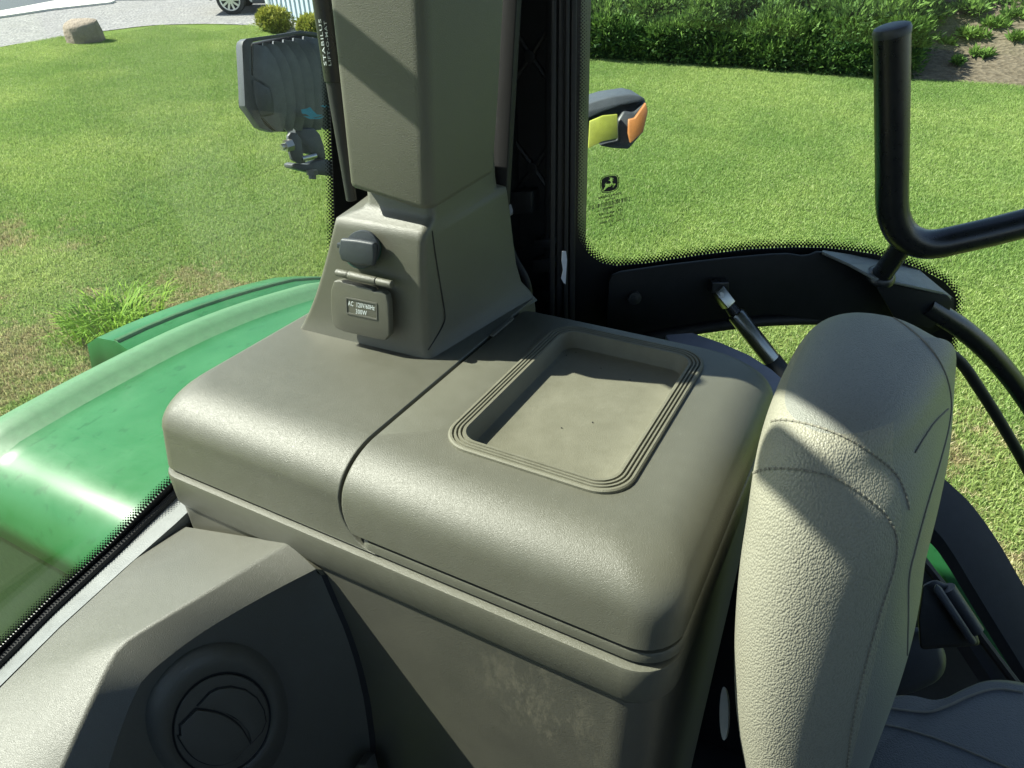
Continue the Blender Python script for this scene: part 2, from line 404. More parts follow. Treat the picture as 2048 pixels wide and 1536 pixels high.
# gravel drive beyond the lawn, edge follows the photograph's curve
edge = [G(-260, 150), G(-120, 122), G(0, 95), G(70, 84), G(140, 72), G(215, 62), G(300, 52), G(380, 49), G(440, 49), G(505, 52), G(560, 62), G(640, 90)]
edge = spline(edge, 6)
far = [p + _n(np.array([p[0], p[1], 0])) * 90 for p in edge]
n = len(edge); V = [(*p[:2], .012) for p in edge] + [(*p[:2], .012) for p in far]; F = [(i, i + 1, n + i + 1, n + i) for i in range(n - 1)]
tag(mk('gravel_drive', V, F, 'gravel', smooth=False), 'pale grey gravel drive curving past the lawn', None, None, 'structure')
q = [G(-300, 95), G(0, 38), G(105, 22), G(222, 9), G(232, 5), G(200, 3), G(110, 6), G(0, 27), G(-300, 78)]
tag(mk('concrete_apron', *prism([(*p[:2], .014) for p in q], (0, 0, .05)), 'concrete', smooth=False), 'pale concrete strip beyond the gravel', None, None, 'structure')
q = [G(-300, 78), G(0, 27), G(110, 6), G(200, 3), G(330, 1), G(500, -25), G(300, -60), G(-300, -30)]
tag(mk('road', *([(*p[:2], .018) for p in q], [tuple(range(8))]), 'asphalt', smooth=False), 'dark asphalt road in the distance, shade put into its colour', None, None, 'structure')

# lawn grass: instanced turf tiles
def turf(seed, nb, hmin, hmax, width):
    r = np.random.default_rng(seed)
    x = r.uniform(-.53, .53, nb); y = r.uniform(-.53, .53, nb)
    h = r.uniform(hmin, hmax, nb); a = r.uniform(0, 2 * math.pi, nb); ln = r.normal(0, .45, nb) * h; ln2 = r.normal(0, .45, nb) * h
    wx = np.cos(a) * width * .5; wy = np.sin(a) * width * .5
    V = np.empty((nb, 5, 3), 'f')
    V[:, 0] = np.c_[x - wx, y - wy, np.zeros(nb)]; V[:, 1] = np.c_[x + wx, y + wy, np.zeros(nb)]
    V[:, 2] = np.c_[x + wx * .8 + ln * .35, y + wy * .8 + ln2 * .35, h * .62]; V[:, 3] = np.c_[x - wx * .8 + ln * .35, y - wy * .8 + ln2 * .35, h * .62]
    V[:, 4] = np.c_[x + ln, y + ln2, h]
    b = np.arange(nb) * 5
    t = np.repeat(r.uniform(0, 1, nb), 5)
    me = D.meshes.new('turf'); me.vertices.add(nb * 5); me.vertices.foreach_set('co', V.ravel())
    loops = np.c_[b, b + 1, b + 2, b + 3, b + 3, b + 2, b + 4].ravel(); me.loops.add(nb * 7); me.loops.foreach_set('vertex_index', loops)
    me.polygons.add(nb * 2); st = np.c_[np.arange(nb) * 7, np.arange(nb) * 7 + 4].ravel(); me.polygons.foreach_set('loop_start', st)
    me.update(calc_edges=True); at_ = me.attributes.new('tone', 'FLOAT', 'POINT'); at_.data.foreach_set('value', t.astype('f'))
    me.materials.append(MAT['blade']); return me
hid = D.collections.new('turf_tiles')      # source tiles, only drawn through the lawn object
def turf_lawn(name, label, tiles, pts, rots, scl):
    ob = []
    for i, me in enumerate(tiles):
        o = D.objects.new('turf_tile', me); hid.objects.link(o); ob.append(o)
    me = D.meshes.new(name); me.from_pydata([tuple(p) for p in pts], [], [])
    for nm, ar in (('rot', rots), ('scl', scl)):
        a = me.attributes.new(nm, 'FLOAT', 'POINT'); a.data.foreach_set('value', np.asarray(ar, 'f'))
    a = me.attributes.new('pick', 'INT', 'POINT'); a.data.foreach_set('value', rng.integers(0, len(tiles), len(pts)).astype('i'))
    o = D.objects.new(name, me); COL.objects.link(o); tag(o, label, 'grass', None, 'stuff')
    ng = D.node_groups.new(name, 'GeometryNodeTree')
    ng.interface.new_socket('Geometry', in_out='INPUT', socket_type='NodeSocketGeometry'); ng.interface.new_socket('Geometry', in_out='OUTPUT', socket_type='NodeSocketGeometry')
    gi = ng.nodes.new('NodeGroupInput'); go = ng.nodes.new('NodeGroupOutput'); L = ng.links.new
    ip = ng.nodes.new('GeometryNodeInstanceOnPoints'); L(gi.outputs[0], ip.inputs['Points'])
    gg = ng.nodes.new('GeometryNodeGeometryToInstance')
    for t in reversed(ob):
        oi = ng.nodes.new('GeometryNodeObjectInfo'); oi.inputs[0].default_value = t; oi.inputs['As Instance'].default_value = True; L(oi.outputs['Geometry'], gg.inputs[0])
    L(gg.outputs[0], ip.inputs['Instance']); ip.inputs['Pick Instance'].default_value = True
    def attr(nm, ty): n_ = ng.nodes.new('GeometryNodeInputNamedAttribute'); n_.data_type = ty; n_.inputs[0].default_value = nm; return [s for s in n_.outputs if s.enabled][0]
    L(attr('pick', 'INT'), ip.inputs['Instance Index'])
    cx = ng.nodes.new('ShaderNodeCombineXYZ'); L(attr('rot', 'FLOAT'), cx.inputs[2]); L(cx.outputs[0], ip.inputs['Rotation'])
    cs = ng.nodes.new('ShaderNodeCombineXYZ'); cs.inputs[0].default_value = 1; cs.inputs[1].default_value = 1; L(attr('scl', 'FLOAT'), cs.inputs[2]); L(cs.outputs[0], ip.inputs['Scale'])
    L(ip.outputs[0], go.inputs[0]); md = o.modifiers.new('scatter', 'NODES'); md.node_group = ng; return o
def inside(poly, x, y):
    c = False; n = len(poly)
    for i in range(n):
        x1, y1 = poly[i][:2]; x2, y2 = poly[(i + 1) % n][:2]
        if (y1 > y) != (y2 > y) and x < (x2 - x1) * (y - y1) / (y2 - y1) + x1: c = not c
    return c
tiles = [turf(11 + i, 9500, .014, .040, .0068) for i in range(4)]
LL = [G(-60, 1000)] + [G(-80, 118)] + [p for p in edge if G(-80, 118)[0] < p[0]] + [G(720, 110), G(720, 640), G(300, 900)]
far_l = [p for p in edge]
lawn_l = [G(-160, 1100), G(-160, 600), G(-160, 300), G(-110, 125)] + far_l[10:] + [G(760, 130), G(760, 640), G(450, 800)]
lawn_r = [G(1090, 110), G(1500, 144), G(2130, 188), G(2130, 500), G(2130, 1440), G(1800, 1150), G(1600, 900), G(1380, 740), G(1090, 640)]
pts = []
for poly in (lawn_l, lawn_r):
    A = np.array([p[:2] for p in poly]); x0, y0 = np.floor(A.min(0)); x1, y1 = np.ceil(A.max(0))
    for X in np.arange(x0, x1):
        for Yv in np.arange(y0, y1):
            if inside(poly, X + .5, Yv + .5) or any(inside(poly, X + a, Yv + b) for a in (0, 1) for b in (0, 1)): pts.append((X + .5, Yv + .5, 0))
pts = np.array(sorted(set(map(tuple, pts))))
# keep the tiles off the gravel
ok = []
for p in pts:
    ang = math.atan2(p[1], p[0]); d = math.hypot(p[0], p[1])
    ea = np.array([math.atan2(e[1], e[0]) for e in edge]); ed = np.array([math.hypot(e[0], e[1]) for e in edge])
    o_ = np.argsort(ea); lim = np.interp(ang, ea[o_], ed[o_], left=999, right=999)
    ok.append(d < lim - .45)
pts = pts[np.array(ok)]
k = len(pts)
turf_lawn('lawn_grass', 'short mown green lawn with straw coloured dry patches', tiles, pts, rng.integers(0, 4, k) * math.pi / 2, rng.uniform(.75, 1.15, k))

# bright weed clump by the dry patch
def blades(c, n, R, hh, wid, seed, lean=.9):
    r = np.random.default_rng(seed); V = []; F = []; T = []
    for i in range(n):
        a = r.uniform(0, 2 * math.pi); d = R * math.sqrt(r.uniform()) * .6; b = np.array([c[0] + math.cos(a) * d, c[1] + math.sin(a) * d, 0])
        a2 = a + r.normal(0, .6); h = hh * r.uniform(.45, 1.1); L_ = lean * h * r.uniform(.3, 1.3); dr = np.array([math.cos(a2), math.sin(a2), 0]); sd = np.array([-dr[1], dr[0], 0]) * wid * .5 * r.uniform(.6, 1.3)
        P = [b, b + dr * L_ * .25 + [0, 0, h * .55], b + dr * L_ * .65 + [0, 0, h * .88], b + dr * L_ * 1.15 + [0, 0, h * .92]]
        s = len(V); V += [P[0] - sd, P[0] + sd, P[1] + sd, P[1] - sd, P[2] + sd * .7, P[2] - sd * .7, P[3]]
        F += [(s, s + 1, s + 2, s + 3), (s + 3, s + 2, s + 4, s + 5), (s + 5, s + 4, s + 6)]; T += [r.uniform()] * 7
    return V, F, T
c = G(215, 672)
V, F, T = blades(G(225, 668), 300, .42, .27, .012, 3)
V2, F2, T2 = blades(G(275, 650), 170, .36, .25, .012, 4); V3, F3, T3 = blades(G(165, 668), 110, .36, .14, .010, 5)
V, F = cat((V, F), (V2, F2), (V3, F3))
tag(mk('weed_clump', V, F, 'weed', tone=T + T2 + T3, smooth=False), 'bright yellow green clump of coarse long grass beside the fender', 'weeds')
V, F, T = blades(G(60, 790), 90, .6, .13, .012, 8); V2, F2, T2 = blades(G(120, 575), 70, .5, .14, .012, 9)

# foliage cloud builder
def sprigs(centres, radii, per, leaf, seed, zmin=0.0, up=.35, shell=.65):
    r = np.random.default_rng(seed); VV = []; TT = []
    for (c, R) in zip(centres, radii):
        R = np.array(R) if hasattr(R, '__len__') else np.array([R] * 3)
        nn = per if np.isscalar(per) else per
        d = r.normal(size=(nn, 3)); d /= np.linalg.norm(d, axis=1)[:, None]
        rad = shell + (1 - shell) * r.uniform(size=(nn, 1)) ** .5 * 1.08
        lump = 1 + .16 * np.sin(d[:, :1] * 7 + c[0] * 3) * np.cos(d[:, 1:2] * 6 + c[1]) + .1 * np.sin(d[:, 2:3] * 11 + c[0])
        p = np.array(c) + d * R * rad * lump
        keep = p[:, 2] > zmin; p = p[keep]; d = d[keep]; k = len(p)
        ax = d + r.normal(0, .45, (k, 3)); ax[:, 2] += up; ax /= np.linalg.norm(ax, axis=1)[:, None]
        sd = np.cross(ax, r.normal(size=(k, 3))); sd /= np.linalg.norm(sd, axis=1)[:, None]
        L_ = leaf * r.uniform(.5, 1.5, (k, 1)); w_ = L_ * r.uniform(.16, .34, (k, 1))
        tri = np.stack([p - sd * w_, p + sd * w_, p + ax * L_], 1)
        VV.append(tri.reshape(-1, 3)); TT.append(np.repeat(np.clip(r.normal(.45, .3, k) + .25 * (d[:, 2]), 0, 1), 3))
    V = np.concatenate(VV); T = np.concatenate(TT); k = len(V) // 3
    return V, T, k
def leafmesh(name, V, T, mat, parent=None):
    og = ORG[parent.name] if parent is not None else 0; k = len(V) // 3
    me = D.meshes.new(name); me.vertices.add(len(V)); me.vertices.foreach_set('co', (V - og).astype('f').ravel())
    me.loops.add(len(V)); me.loops.foreach_set('vertex_index', np.arange(len(V), dtype='i')); me.polygons.add(k); me.polygons.foreach_set('loop_start', np.arange(0, len(V), 3, dtype='i'))
    me.update(calc_edges=True); a = me.attributes.new('tone', 'FLOAT', 'POINT'); a.data.foreach_set('value', T.astype('f')); me.materials.append(MAT[mat])
    o = D.objects.new(name, me); COL.objects.link(o)
    if parent is not None: o.parent = parent
    ORG[o.name] = og; return o
# bank behind the lawn, rising away, bare soil on its right part
def bank_z(x, y, y0): t = max(0, min(1, (y - y0) / 6)); return .02 + 2.5 * (t * t * (3 - 2 * t)) + .05 * math.sin(x * 3.1 + y) * min(1, t * 6)
gx = np.linspace(G(1080, 115)[0] - 1, 9, 57); gy = np.linspace(0, 10, 21); V = []; F = []
hl = (G(1165, 120), G(2040, 180))
def hedge_y(x): return hl[0][1] + (x - hl[0][0]) * (hl[1][1] - hl[0][1]) / (hl[1][0] - hl[0][0])
for i, x in enumerate(gx):
    for j, t in enumerate(gy): V.append((x, hedge_y(x) + t * 1.0, bank_z(x, hedge_y(x) + t, hedge_y(x)) if t else -.05))
for i in range(len(gx) - 1):
    for j in range(len(gy) - 1): F.append((i * 21 + j, (i + 1) * 21 + j, (i + 1) * 21 + j + 1, i * 21 + j + 1))
tag(mk('soil_bank', V, F, 'soil'), 'bare brown soil bank rising behind the lawn', None, None, 'structure')
# dense juniper hedge on the bank
cs = []; rs = []
xr_ = G(1840, 168)[0]; xl0 = G(1080, 115)[0] - .6
for i in range(330):
    x = random.uniform(xl0, xr_ - .3); t = random.uniform(.12, 4.2)
    y = hedge_y(x) + t; cs.append((x, y, bank_z(x, y, hedge_y(x)) + random.uniform(.15, .8))); q_ = random.uniform(.2, .42); rs.append((q_, q_, q_ * random.uniform(.6, 1.1)))
for i in range(60):
    x = xl0 + (xr_ - .35 - xl0) * i / 59; y = hedge_y(x) + .34 + random.uniform(-.1, .1); cs.append((x, y, random.uniform(.15, .4))); rs.append((.30, .26, random.uniform(.25, .42)))
V, T, k = sprigs(cs, rs, 850, .078, 21, -.02, up=.55, shell=.35)
cs2 = []; rs2 = []
for i in range(70):       # dark interior sprigs, shade of the gaps put into their tone
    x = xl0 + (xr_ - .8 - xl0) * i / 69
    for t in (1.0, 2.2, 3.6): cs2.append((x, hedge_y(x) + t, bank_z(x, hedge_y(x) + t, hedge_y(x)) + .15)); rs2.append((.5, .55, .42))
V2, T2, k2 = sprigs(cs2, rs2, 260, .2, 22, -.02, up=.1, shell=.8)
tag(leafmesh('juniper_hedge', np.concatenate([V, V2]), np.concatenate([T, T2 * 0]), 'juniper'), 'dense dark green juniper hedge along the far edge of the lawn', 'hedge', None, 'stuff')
# sparse spreading junipers on the soil
spots = [(1885, 90, .22), (1940, 72, .35), (1985, 52, .5), (2030, 80, .25), (1872, 28, .6), (1930, 18, .6), (2000, 12, .7), (1960, 112, .22), (1912, 128, .16), (2040, 34, .5)]
lab = ['small pale green juniper shoot low on the bare bank, near the top of the post', 'loose pale green juniper right of the post top', 'spreading pale green juniper in the middle of the bare bank', 'small juniper shoot at the right edge of the frame on the soil',
       'feathery juniper high on the bank just right of the hedge', 'feathery juniper at the top of the frame above the bare soil', 'large feathery juniper at the top right of the bank', 'tiny juniper shoot on the bare soil right of centre', 'lowest tiny juniper shoot on the bare soil', 'feathery juniper at the right frame edge, upper one']
for i, (px, py, R) in enumerate(spots):
    t = 4.0
    for _ in range(40):
        p = GY(px, py, hedge_y(0) + t); t += (bank_z(p[0], p[1], hedge_y(p[0])) < p[2]) * .1 - (bank_z(p[0], p[1], hedge_y(p[0])) >= p[2]) * .1
    cc = []; rr = []
    for j in range(6):
        a = random.uniform(0, 6.28); q = R * random.uniform(.1, .6); cc.append((p[0] + math.cos(a) * q, p[1] + math.sin(a) * q * .6, p[2] + .04)); rr.append((R * .30, R * .22, R * .12))
    V, T, k = sprigs(cc, rr, int(120 * R) + 8, .10, 50 + i, -.5, up=.8, shell=.2)
    tag(leafmesh('juniper_shrub', V, np.clip(T + .35, 0, 1), 'juniper'), lab[i], 'shrub', 'junipers spreading on the bare bank')

# boulder
bl_ = G(133, 88); br_ = G(211, 82); bc = (bl_ + br_) / 2; bw = np.linalg.norm(br_ - bl_); ua = _n(br_ - bl_); va = np.array([-ua[1], ua[0], 0])
if va.dot(bc) < 0: va = -va
def bp(u, v, z): return bc + ua * u * bw / 2 + va * v * bw * .42 + np.array([0, 0, z])
hB = bw * .56
ringB = [[bp(-1, .0, -.1), bp(-.45, -.75, -.1), bp(.1, -.85, -.1), bp(.95, -.5, -.1), bp(1.05, .3, -.1), bp(.5, 1, -.1), (bp(-.6, .9, -.1))],
         [bp(-1.0, .05, hB * .45), bp(-.5, -.62, hB * .42), bp(.0, -.85, hB * .5), bp(.85, -.62, hB * .5), bp(1.02, .2, hB * .5), bp(.5, .95, hB * .5), bp(-.55, .85, hB * .5)],
         [bp(-.93, .1, hB * .80), bp(-.62, -.5, hB * .72), bp(-.12, -.72, hB * .78), bp(.8, -.55, hB * .93), bp(.9, .2, hB * .98), bp(.45, .8, hB), bp(-.5, .75, hB)],
         [bp(-.7, .15, hB * .97), bp(-.5, -.25, hB * .93), bp(-.05, -.45, hB * .93), bp(.62, -.35, hB * 1.0), bp(.7, .2, hB * 1.04), bp(.35, .55, hB * 1.04), bp(-.4, .5, hB * 1.05)]]
o = mk('boulder', *loftm(ringB), 'stone', bev=.03, smooth=True, sharp=25); tag(o, 'big angular tan boulder sitting where the lawn meets the gravel', 'boulder')

# shed with ribbed steel siding
s0 = G(540, 34); s1 = G(760, 74); su = _n(s1 - s0); sn = np.array([su[1], -su[0], 0])
if sn.dot(-s0) < 0: sn = -sn
R3 = np.array([su, sn, [0, 0, 1]]).T
shed = thing('shed', 'pale blue grey metal shed with ribbed siding behind the round shrubs', 'shed', s0)
L_ = 4.4; sh = 3.0; back = -sn * 9
mk('wall', *cat(boxm(s0 + su * L_ / 2 - sn * .10 + [0, 0, sh / 2], (L_, .2, sh), R3), boxm(s0 - sn * 4.7 + su * .1 + [0, 0, sh / 2], (.2, 9, sh), R3),
     boxm(s0 + su * L_ / 2 - sn * 9.3 + [0, 0, sh / 2], (L_, .2, sh), R3), boxm(s0 - sn * 4.7 + su * (L_ - .1) + [0, 0, sh / 2], (.2, 9, sh), R3)), 'siding', shed, smooth=False)
mk('roof', *prism([s0 + sn * .4 - su * .3 + [0, 0, sh], s0 - sn * 4.7 - su * .3 + [0, 0, sh + 1.6], s0 - sn * 9.8 - su * .3 + [0, 0, sh], s0 - sn * 9.8 - su * .3 + [0, 0, sh + .1], s0 - sn * 4.7 - su * .3 + [0, 0, sh + 1.72], s0 + sn * .4 - su * .3 + [0, 0, sh + .1]], su * (L_ + .6)), 'siding_trim', shed, smooth=False)
ribp = [(-.028, .0), (-.014, .025), (.014, .025), (.028, .0)]
for i in range(20):
    c = s0 + su * (.24 + i * .2); mk('rib', *prism([c + su * a + sn * (b + .003) + [0, 0, .05] for a, b in ribp], (0, 0, sh - .1)), 'siding', shed, smooth=False)
for i in range(8):
    c = s0 + su * -.004 - sn * (.35 + i * .3); mk('rib', *prism([c - su * b + sn * a + [0, 0, .05] for a, b in ribp], (0, 0, sh - .1)), 'siding', shed, smooth=False)
mk('corner_trim', *boxm(s0 + su * .06 + sn * .0 + [0, 0, sh / 2], (.16, .1, sh - .02), R3), 'siding_trim', shed, bev=.01)

# golden shrubs in front of the shed
for i, (px, py, R, lb) in enumerate(((552, 61, .42, 'larger round golden green shrub left of the shed wall'), (628, 72, .34, 'smaller yellow green shrub partly behind the work light strut'))):
    c = G(px, py); t_ = thing('round_shrub', lb, 'shrub', c, 'golden shrubs by the shed'); cc = []; rr = []
    for j in range(22):
        d = rng.normal(size=3); d /= np.linalg.norm(d); d[2] = abs(d[2]); cc.append(c + d * R * np.array([.72, .72, .68]) + [0, 0, .10]); rr.append((R * .42, R * .42, R * .36))
    V, T, k = sprigs(cc, rr, 420, .055, 70 + i, .0, up=.4, shell=.5); leafmesh('foliage', V, T, 'goldbush', t_)
    mk('stem', *cat(*[tubem([c + [0, 0, -.05], c + np.array([math.cos(a) * .2, math.sin(a) * .2, .32])], [.02, .01], 6) for a in (0, 1.6, 3.1, 4.7)]), 'soil', t_)

# parked car: only its front wheel, sill and wing show below the top of the frame
cw = G(466, 30); cr = G(560, 27.5); cu = _n(cr - cw); cn = np.array([cu[1], -cu[0], 0])
if cn.dot(-cw) < 0: cn = -cn
RC = np.array([cu, cn, [0, 0, 1]]).T
car = thing('parked_car', 'silver car parked on the gravel beside the shed', 'car', cw)
def cp(u, v, z): return cw + cu * u + cn * v + np.array([0, 0, z])
side = [(-.95, .55), (-.98, .75), (-.85, .88), (-.2, 1.0), (.55, 1.06), (1.2, 1.5), (2.9, 1.55), (3.65, 1.15), (3.8, .8), (3.75, .42), (3.2, .3), (3.12, .6), (2.85, .75), (2.45, .6), (2.35, .3), (.5, .27), (.42, .6), (.12, .78), (-.2, .78), (-.46, .6), (-.5, .32)]
mk('body', *prism([cp(a, -.03, b) for a, b in side], -cn * 1.7), 'carpaint', car, bev=.04, seg=3)
mk('side_skirt', *boxm(cp(1.42, -.04, .30), (1.7, .1, .1), RC), 'charcoal', car, bev=.01)
mk('window', *prism([cp(a, .0 - .022, b) for a, b in ((.75, 1.08), (1.25, 1.42), (2.75, 1.46), (3.2, 1.14))], -cn * .02), 'carglass', car)
mk('door', *prism([cp(a, -.028, b) for a, b in ((.62, .42), (.62, .98), (1.72, 1.0), (1.72, .42))], cn * .012), 'carpaint', car, bev=.005)
for (u, nm) in ((0, 0), (2.8, 1)):
    for v in (-.12, -1.6):
        c = cp(u, v, .36); wh = mk('wheel', *discm(c - cn * .11, cn, .36, 40, .22), 'tyre', car, bev=.03, seg=3)
        s = 1 if v > -1 else -1
        mk('rim', *discm(c + cn * s * .095, cn * s, .25, 32, .02), 'dark', wh)
        sp = [boxm(c + cn * s * .125 + (cu * math.cos(a) + np.array([0, 0, 1]) * math.sin(a)) * .13, (.23, .02, .05), np.array([cu * math.cos(a) + np.array([0, 0, 1]) * math.sin(a), cn, -cu * math.sin(a) + np.array([0, 0, 1]) * math.cos(a)]).T) for a in [2 * math.pi * j / 10 for j in range(10)]]
        ring = tubem([c + cn * s * .12 + (cu * math.cos(a) + np.array([0, 0, 1]) * math.sin(a)) * .25 for a in np.linspace(0, 2 * math.pi, 33)], .018, 8, False)
        mk('spokes', *cat(*sp, ring, discm(c + cn * s * .12, cn * s, .06, 16, .03)), 'rim', wh, bev=0)
for o in list(COL.objects):
    if o.name not in OUT0 and o.parent is None: o.matrix_world = TILT @ Matrix.Translation(o.location)
# ================================================================== TRACTOR, OUTSIDE PARTS
# rear fender: rim curve measured in the plane x=-1.65
FX = -1.65
rimpx = [(900, 600), (760, 575), (640, 572), (560, 590), (470, 618), (380, 652), (300, 688), (200, 738), (100, 790), (0, 845), (-120, 915), (-300, 1040)]
rim = [ax_(px, py, FX) for px, py in rimpx]; rim = spline(rim, 5)
fender = thing('rear_fender', 'large curved green rear fender with dusty top seen through the side window', 'fender', (-1.2, .9, 2.0))
prof = [(-.74, -.02), (-.80, .0), (-1.0, .004), (-1.2, .004), (-1.40, .0), (-1.50, -.006), (-1.54, -.004), (-1.57, .012), (-1.60, .020), (-1.64, .014), (-1.66, -.012), (-1.665, -.10)]
foldy = ax_(120, 965, -1.2)[1]
rings = []
ys = [r_[1] for r_ in rim]; zs = [r_[2] for r_ in rim]; o_ = np.argsort(ys); ys = np.array(ys)[o_]; zs = np.array(zs)[o_]
fz = lambda y: float(np.interp(y, ys, zs))
yy = list(np.linspace(2.2, .56, 26)) 
yf = .50
for y in yy: rings.append([(x, y, fz(y) + dz) for x, dz in prof])
zf = fz(.56)
zq = ax_(60, 1045, -1.2)
for (y, z) in ((.52, -.010), (.485, -.030), (.46, -.06), (.445, -.10), (.435, -.15)): rings.append([(x, y, zf + z + (dz if z > -.05 else 0)) for x, dz in prof])
mk('fender_shell', *loftm(rings, False, False, False), 'green', fender, solid=.006, sharp=60, label='dusty green fender top', mats=['green', 'green_pale'], matidx=[1 if (i % (len(prof) - 1)) in (6, 7, 8, 9) else 0 for i in range((len(rings) - 1) * (len(prof) - 1))])
mk('fender_shade_sheet', *prism([(-.76, .455, 1.0), (-2.3, .455, 1.0), (-2.3, .455, zf - .35), (-1.64, .455, zf - .09), (-.76, .455, zf - .09)], (0, .03, 0)), 'green_shade', fender, label='dark green sheet below the fender edge, shade put into its colour')  # dark sheet added under the fender, wheel shade put into its colour
# outer flare piece that starts part way along
flare = []
for t in np.linspace(0, 1, 12):
    y = .93 + t * 1.0; b = fz(y); rise = .0
    flare.append([(-1.60, y, b - .03), (-1.66, y, b - .01), (-1.72, y, b + .012), (-1.80, y, b + .004), (-1.86, y - .0, b - .03), (-1.88, y, b - .16)])
flare = [flare[0]] + flare
flare[0] = [(x, y - .02, z - (.12 if i in (1, 2, 3, 4) else 0)) for i, (x, y, z) in enumerate(flare[0])]
mk('fender_flare', *loftm(flare, False, False, False), 'green', fender, solid=.006, label='outer green fender extension')
mk('flare_rim', *tubem([r_[2] for r_ in flare[1:]], .008, 8), 'green_pale', fender)
# work light outside the left window
WN = _n(_n(CAM - adp(560, 190, 1.1)) * .85 + np.array([.86, .48, 0]) * .55)          # the fins face half towards the cab
WP0 = adp(505, 150, 1.10)
wl = thing('work_light', 'black finned work light on a bracket outside the side window', 'work light', WP0)
def wk(px, py, k): return apl(px, py, WP0 - WN * k, WN)
def wpoly(p, k=0.0): return [wk(a, b, k) for a, b in p]
sil = [(500, 88), (600, 66), (720, 78), (730, 235), (640, 238), (610, 262), (572, 264), (540, 262), (500, 214)]
mk('housing', *prism(wpoly(sil, .085), -WN * .05), 'plate', wl, bev=.006, seg=3)
mk('bezel', *prism(wpoly([(484, 92), (486, 83), (493, 77), (560, 68), (601, 61), (625, 64), (720, 82), (720, 90), (622, 70), (601, 68), (560, 75), (515, 82), (506, 84), (502, 90), (503, 150), (541, 172), (548, 205), (549, 230), (536, 234), (522, 236), (530, 250), (546, 263), (560, 264), (545, 265), (520, 256), (505, 235), (490, 212), (487, 150)], .004), -WN * .022), 'cast', wl, bev=.0018, label='grey angular rim of the work light')
mk('facet', *prism(wpoly([(507, 158), (541, 178), (547, 228), (523, 233), (512, 205), (508, 185)], .0005), -WN * .02), 'cast', wl, bev=.0025)
finp = [(507, 88), (532, 92), (536, 96), (551, 118), (560, 140), (567, 172), (573, 205), (573, 232), (567, 262), (556, 263), (530, 240), (512, 215), (506, 160)]
for j in range(8):
    q_ = [(a + 20 * j - (3 if b > 200 else 0) * j * .4, b - 3.1 * j * (1 if b < 200 else .2)) for a, b in finp]
    mk('cooling_fin', *prism(wpoly(q_, .004 + .0100 * j), -WN * .0050), 'cast_fin', wl, bev=.0006)
mk('logo_mark', *cat(*[(wpoly(p, .004), [tuple(range(len(p)))]) for p in ([(602, 219), (614, 217), (620, 214), (626, 221), (634, 229), (646, 230), (634, 234), (622, 234), (612, 228), (604, 227)], [(606, 232), (620, 233), (632, 236), (650, 232), (640, 238), (620, 238)], [(640, 212), (650, 209), (658, 214), (650, 215)])]), 'blue_print', wl, smooth=False)
bk = thing('light_bracket', 'black forked mounting bracket with bolts under the work light', 'bracket', wk(600, 290, .03))
mk('neck', *prism(wpoly([(590, 258), (628, 256), (640, 268), (648, 290), (652, 312), (650, 325), (636, 312), (618, 306), (602, 308), (594, 290)], .03), -WN * .03), 'cast', bk, bev=.002)
mk('clevis', *prism(wpoly([(576, 272), (582, 264), (594, 266), (604, 280), (606, 305), (612, 326), (600, 328), (584, 320), (578, 300)], .018), -WN * .008), 'cast', bk, bev=.002)
mk('mounting_plate', *prism(wpoly([(583, 330), (590, 326), (614, 329), (650, 318), (700, 330), (700, 356), (640, 350), (614, 344), (586, 337)], .024), -WN * .03), 'cast', bk, bev=.002)
def bolt(pts, r1, r2):
    a, b, c = [wk(x, y, .014) for x, y in pts]; return cat(tubem([a, b], r2, 10), tubem([b, c], r1, 6))
mk('bolt', *bolt(((563, 295), (570, 293), (584, 289)), .010, .0055), 'zinc', bk)
mk('bolt', *bolt(((625, 358), (625, 350), (624, 340)), .010, .0065), 'cast', bk)
mk('pin', *tubem([wk(604, 318, .02), wk(632, 311, .02)], .0045, 10), 'zinc', bk)

# ================================================================== DOOR (open, right side)
DAZ = math.radians(32); DU = np.array([math.cos(DAZ), math.sin(DAZ), 0]); DN = np.array([-math.sin(DAZ), math.cos(DAZ), 0])  # DN points outwards
DP0 = adp(1150, 480, .93)
def dp(px, py, off=0): return apl(px, py, DP0 + DN * off, DN)
def dpoly(pts, off=0): return [dp(a, b, off) for a, b in pts]
door = thing('cab_door', 'open cab door of tinted glass with black dotted border and curved lower edge', 'door', dp(1150, 520))
inner = [(1158, -160), (1156, 0), (1156, 116), (1152, 300), (1149, 430), (1158, 478), (1178, 508), (1202, 525), (1232, 531), (1291, 526), (1403, 509), (1495, 498), (1588, 494), (1650, 495), (1700, 500), (1751, 508), (1810, 526), (1850, 542), (1887, 562), (1909, 586), (1912, 605), (1908, 640), (1904, 672), (1900, 706)]
low = [(1912, 716), (1960, 780), (2010, 860), (2060, 950), (2120, 1080)]
lower = [(1100, 690), (1200, 683), (1306, 669), (1365, 662), (1462, 648), (1551, 640), (1666, 639), (1760, 652), (1840, 678), (1900, 706)]
# black printed area: between the inner clear boundary and the lower edge
black = inner[:1] + inner[1:] + lower[::-1][1:] + [(1116, 690), (1112, -160)]
mk('printed_border', *prism(dpoly(black, -.001), -DN * .002), 'frit', door, smooth=False, label='solid black printed border of the door glass')
pane = [(1112, -160), (1114, 690)] + lower[1:] + low + [(2300, 1080), (2300, -160)]
mk('glass_pane', *prism(dpoly(pane, .001), DN * .004), 'glass', door, smooth=False)
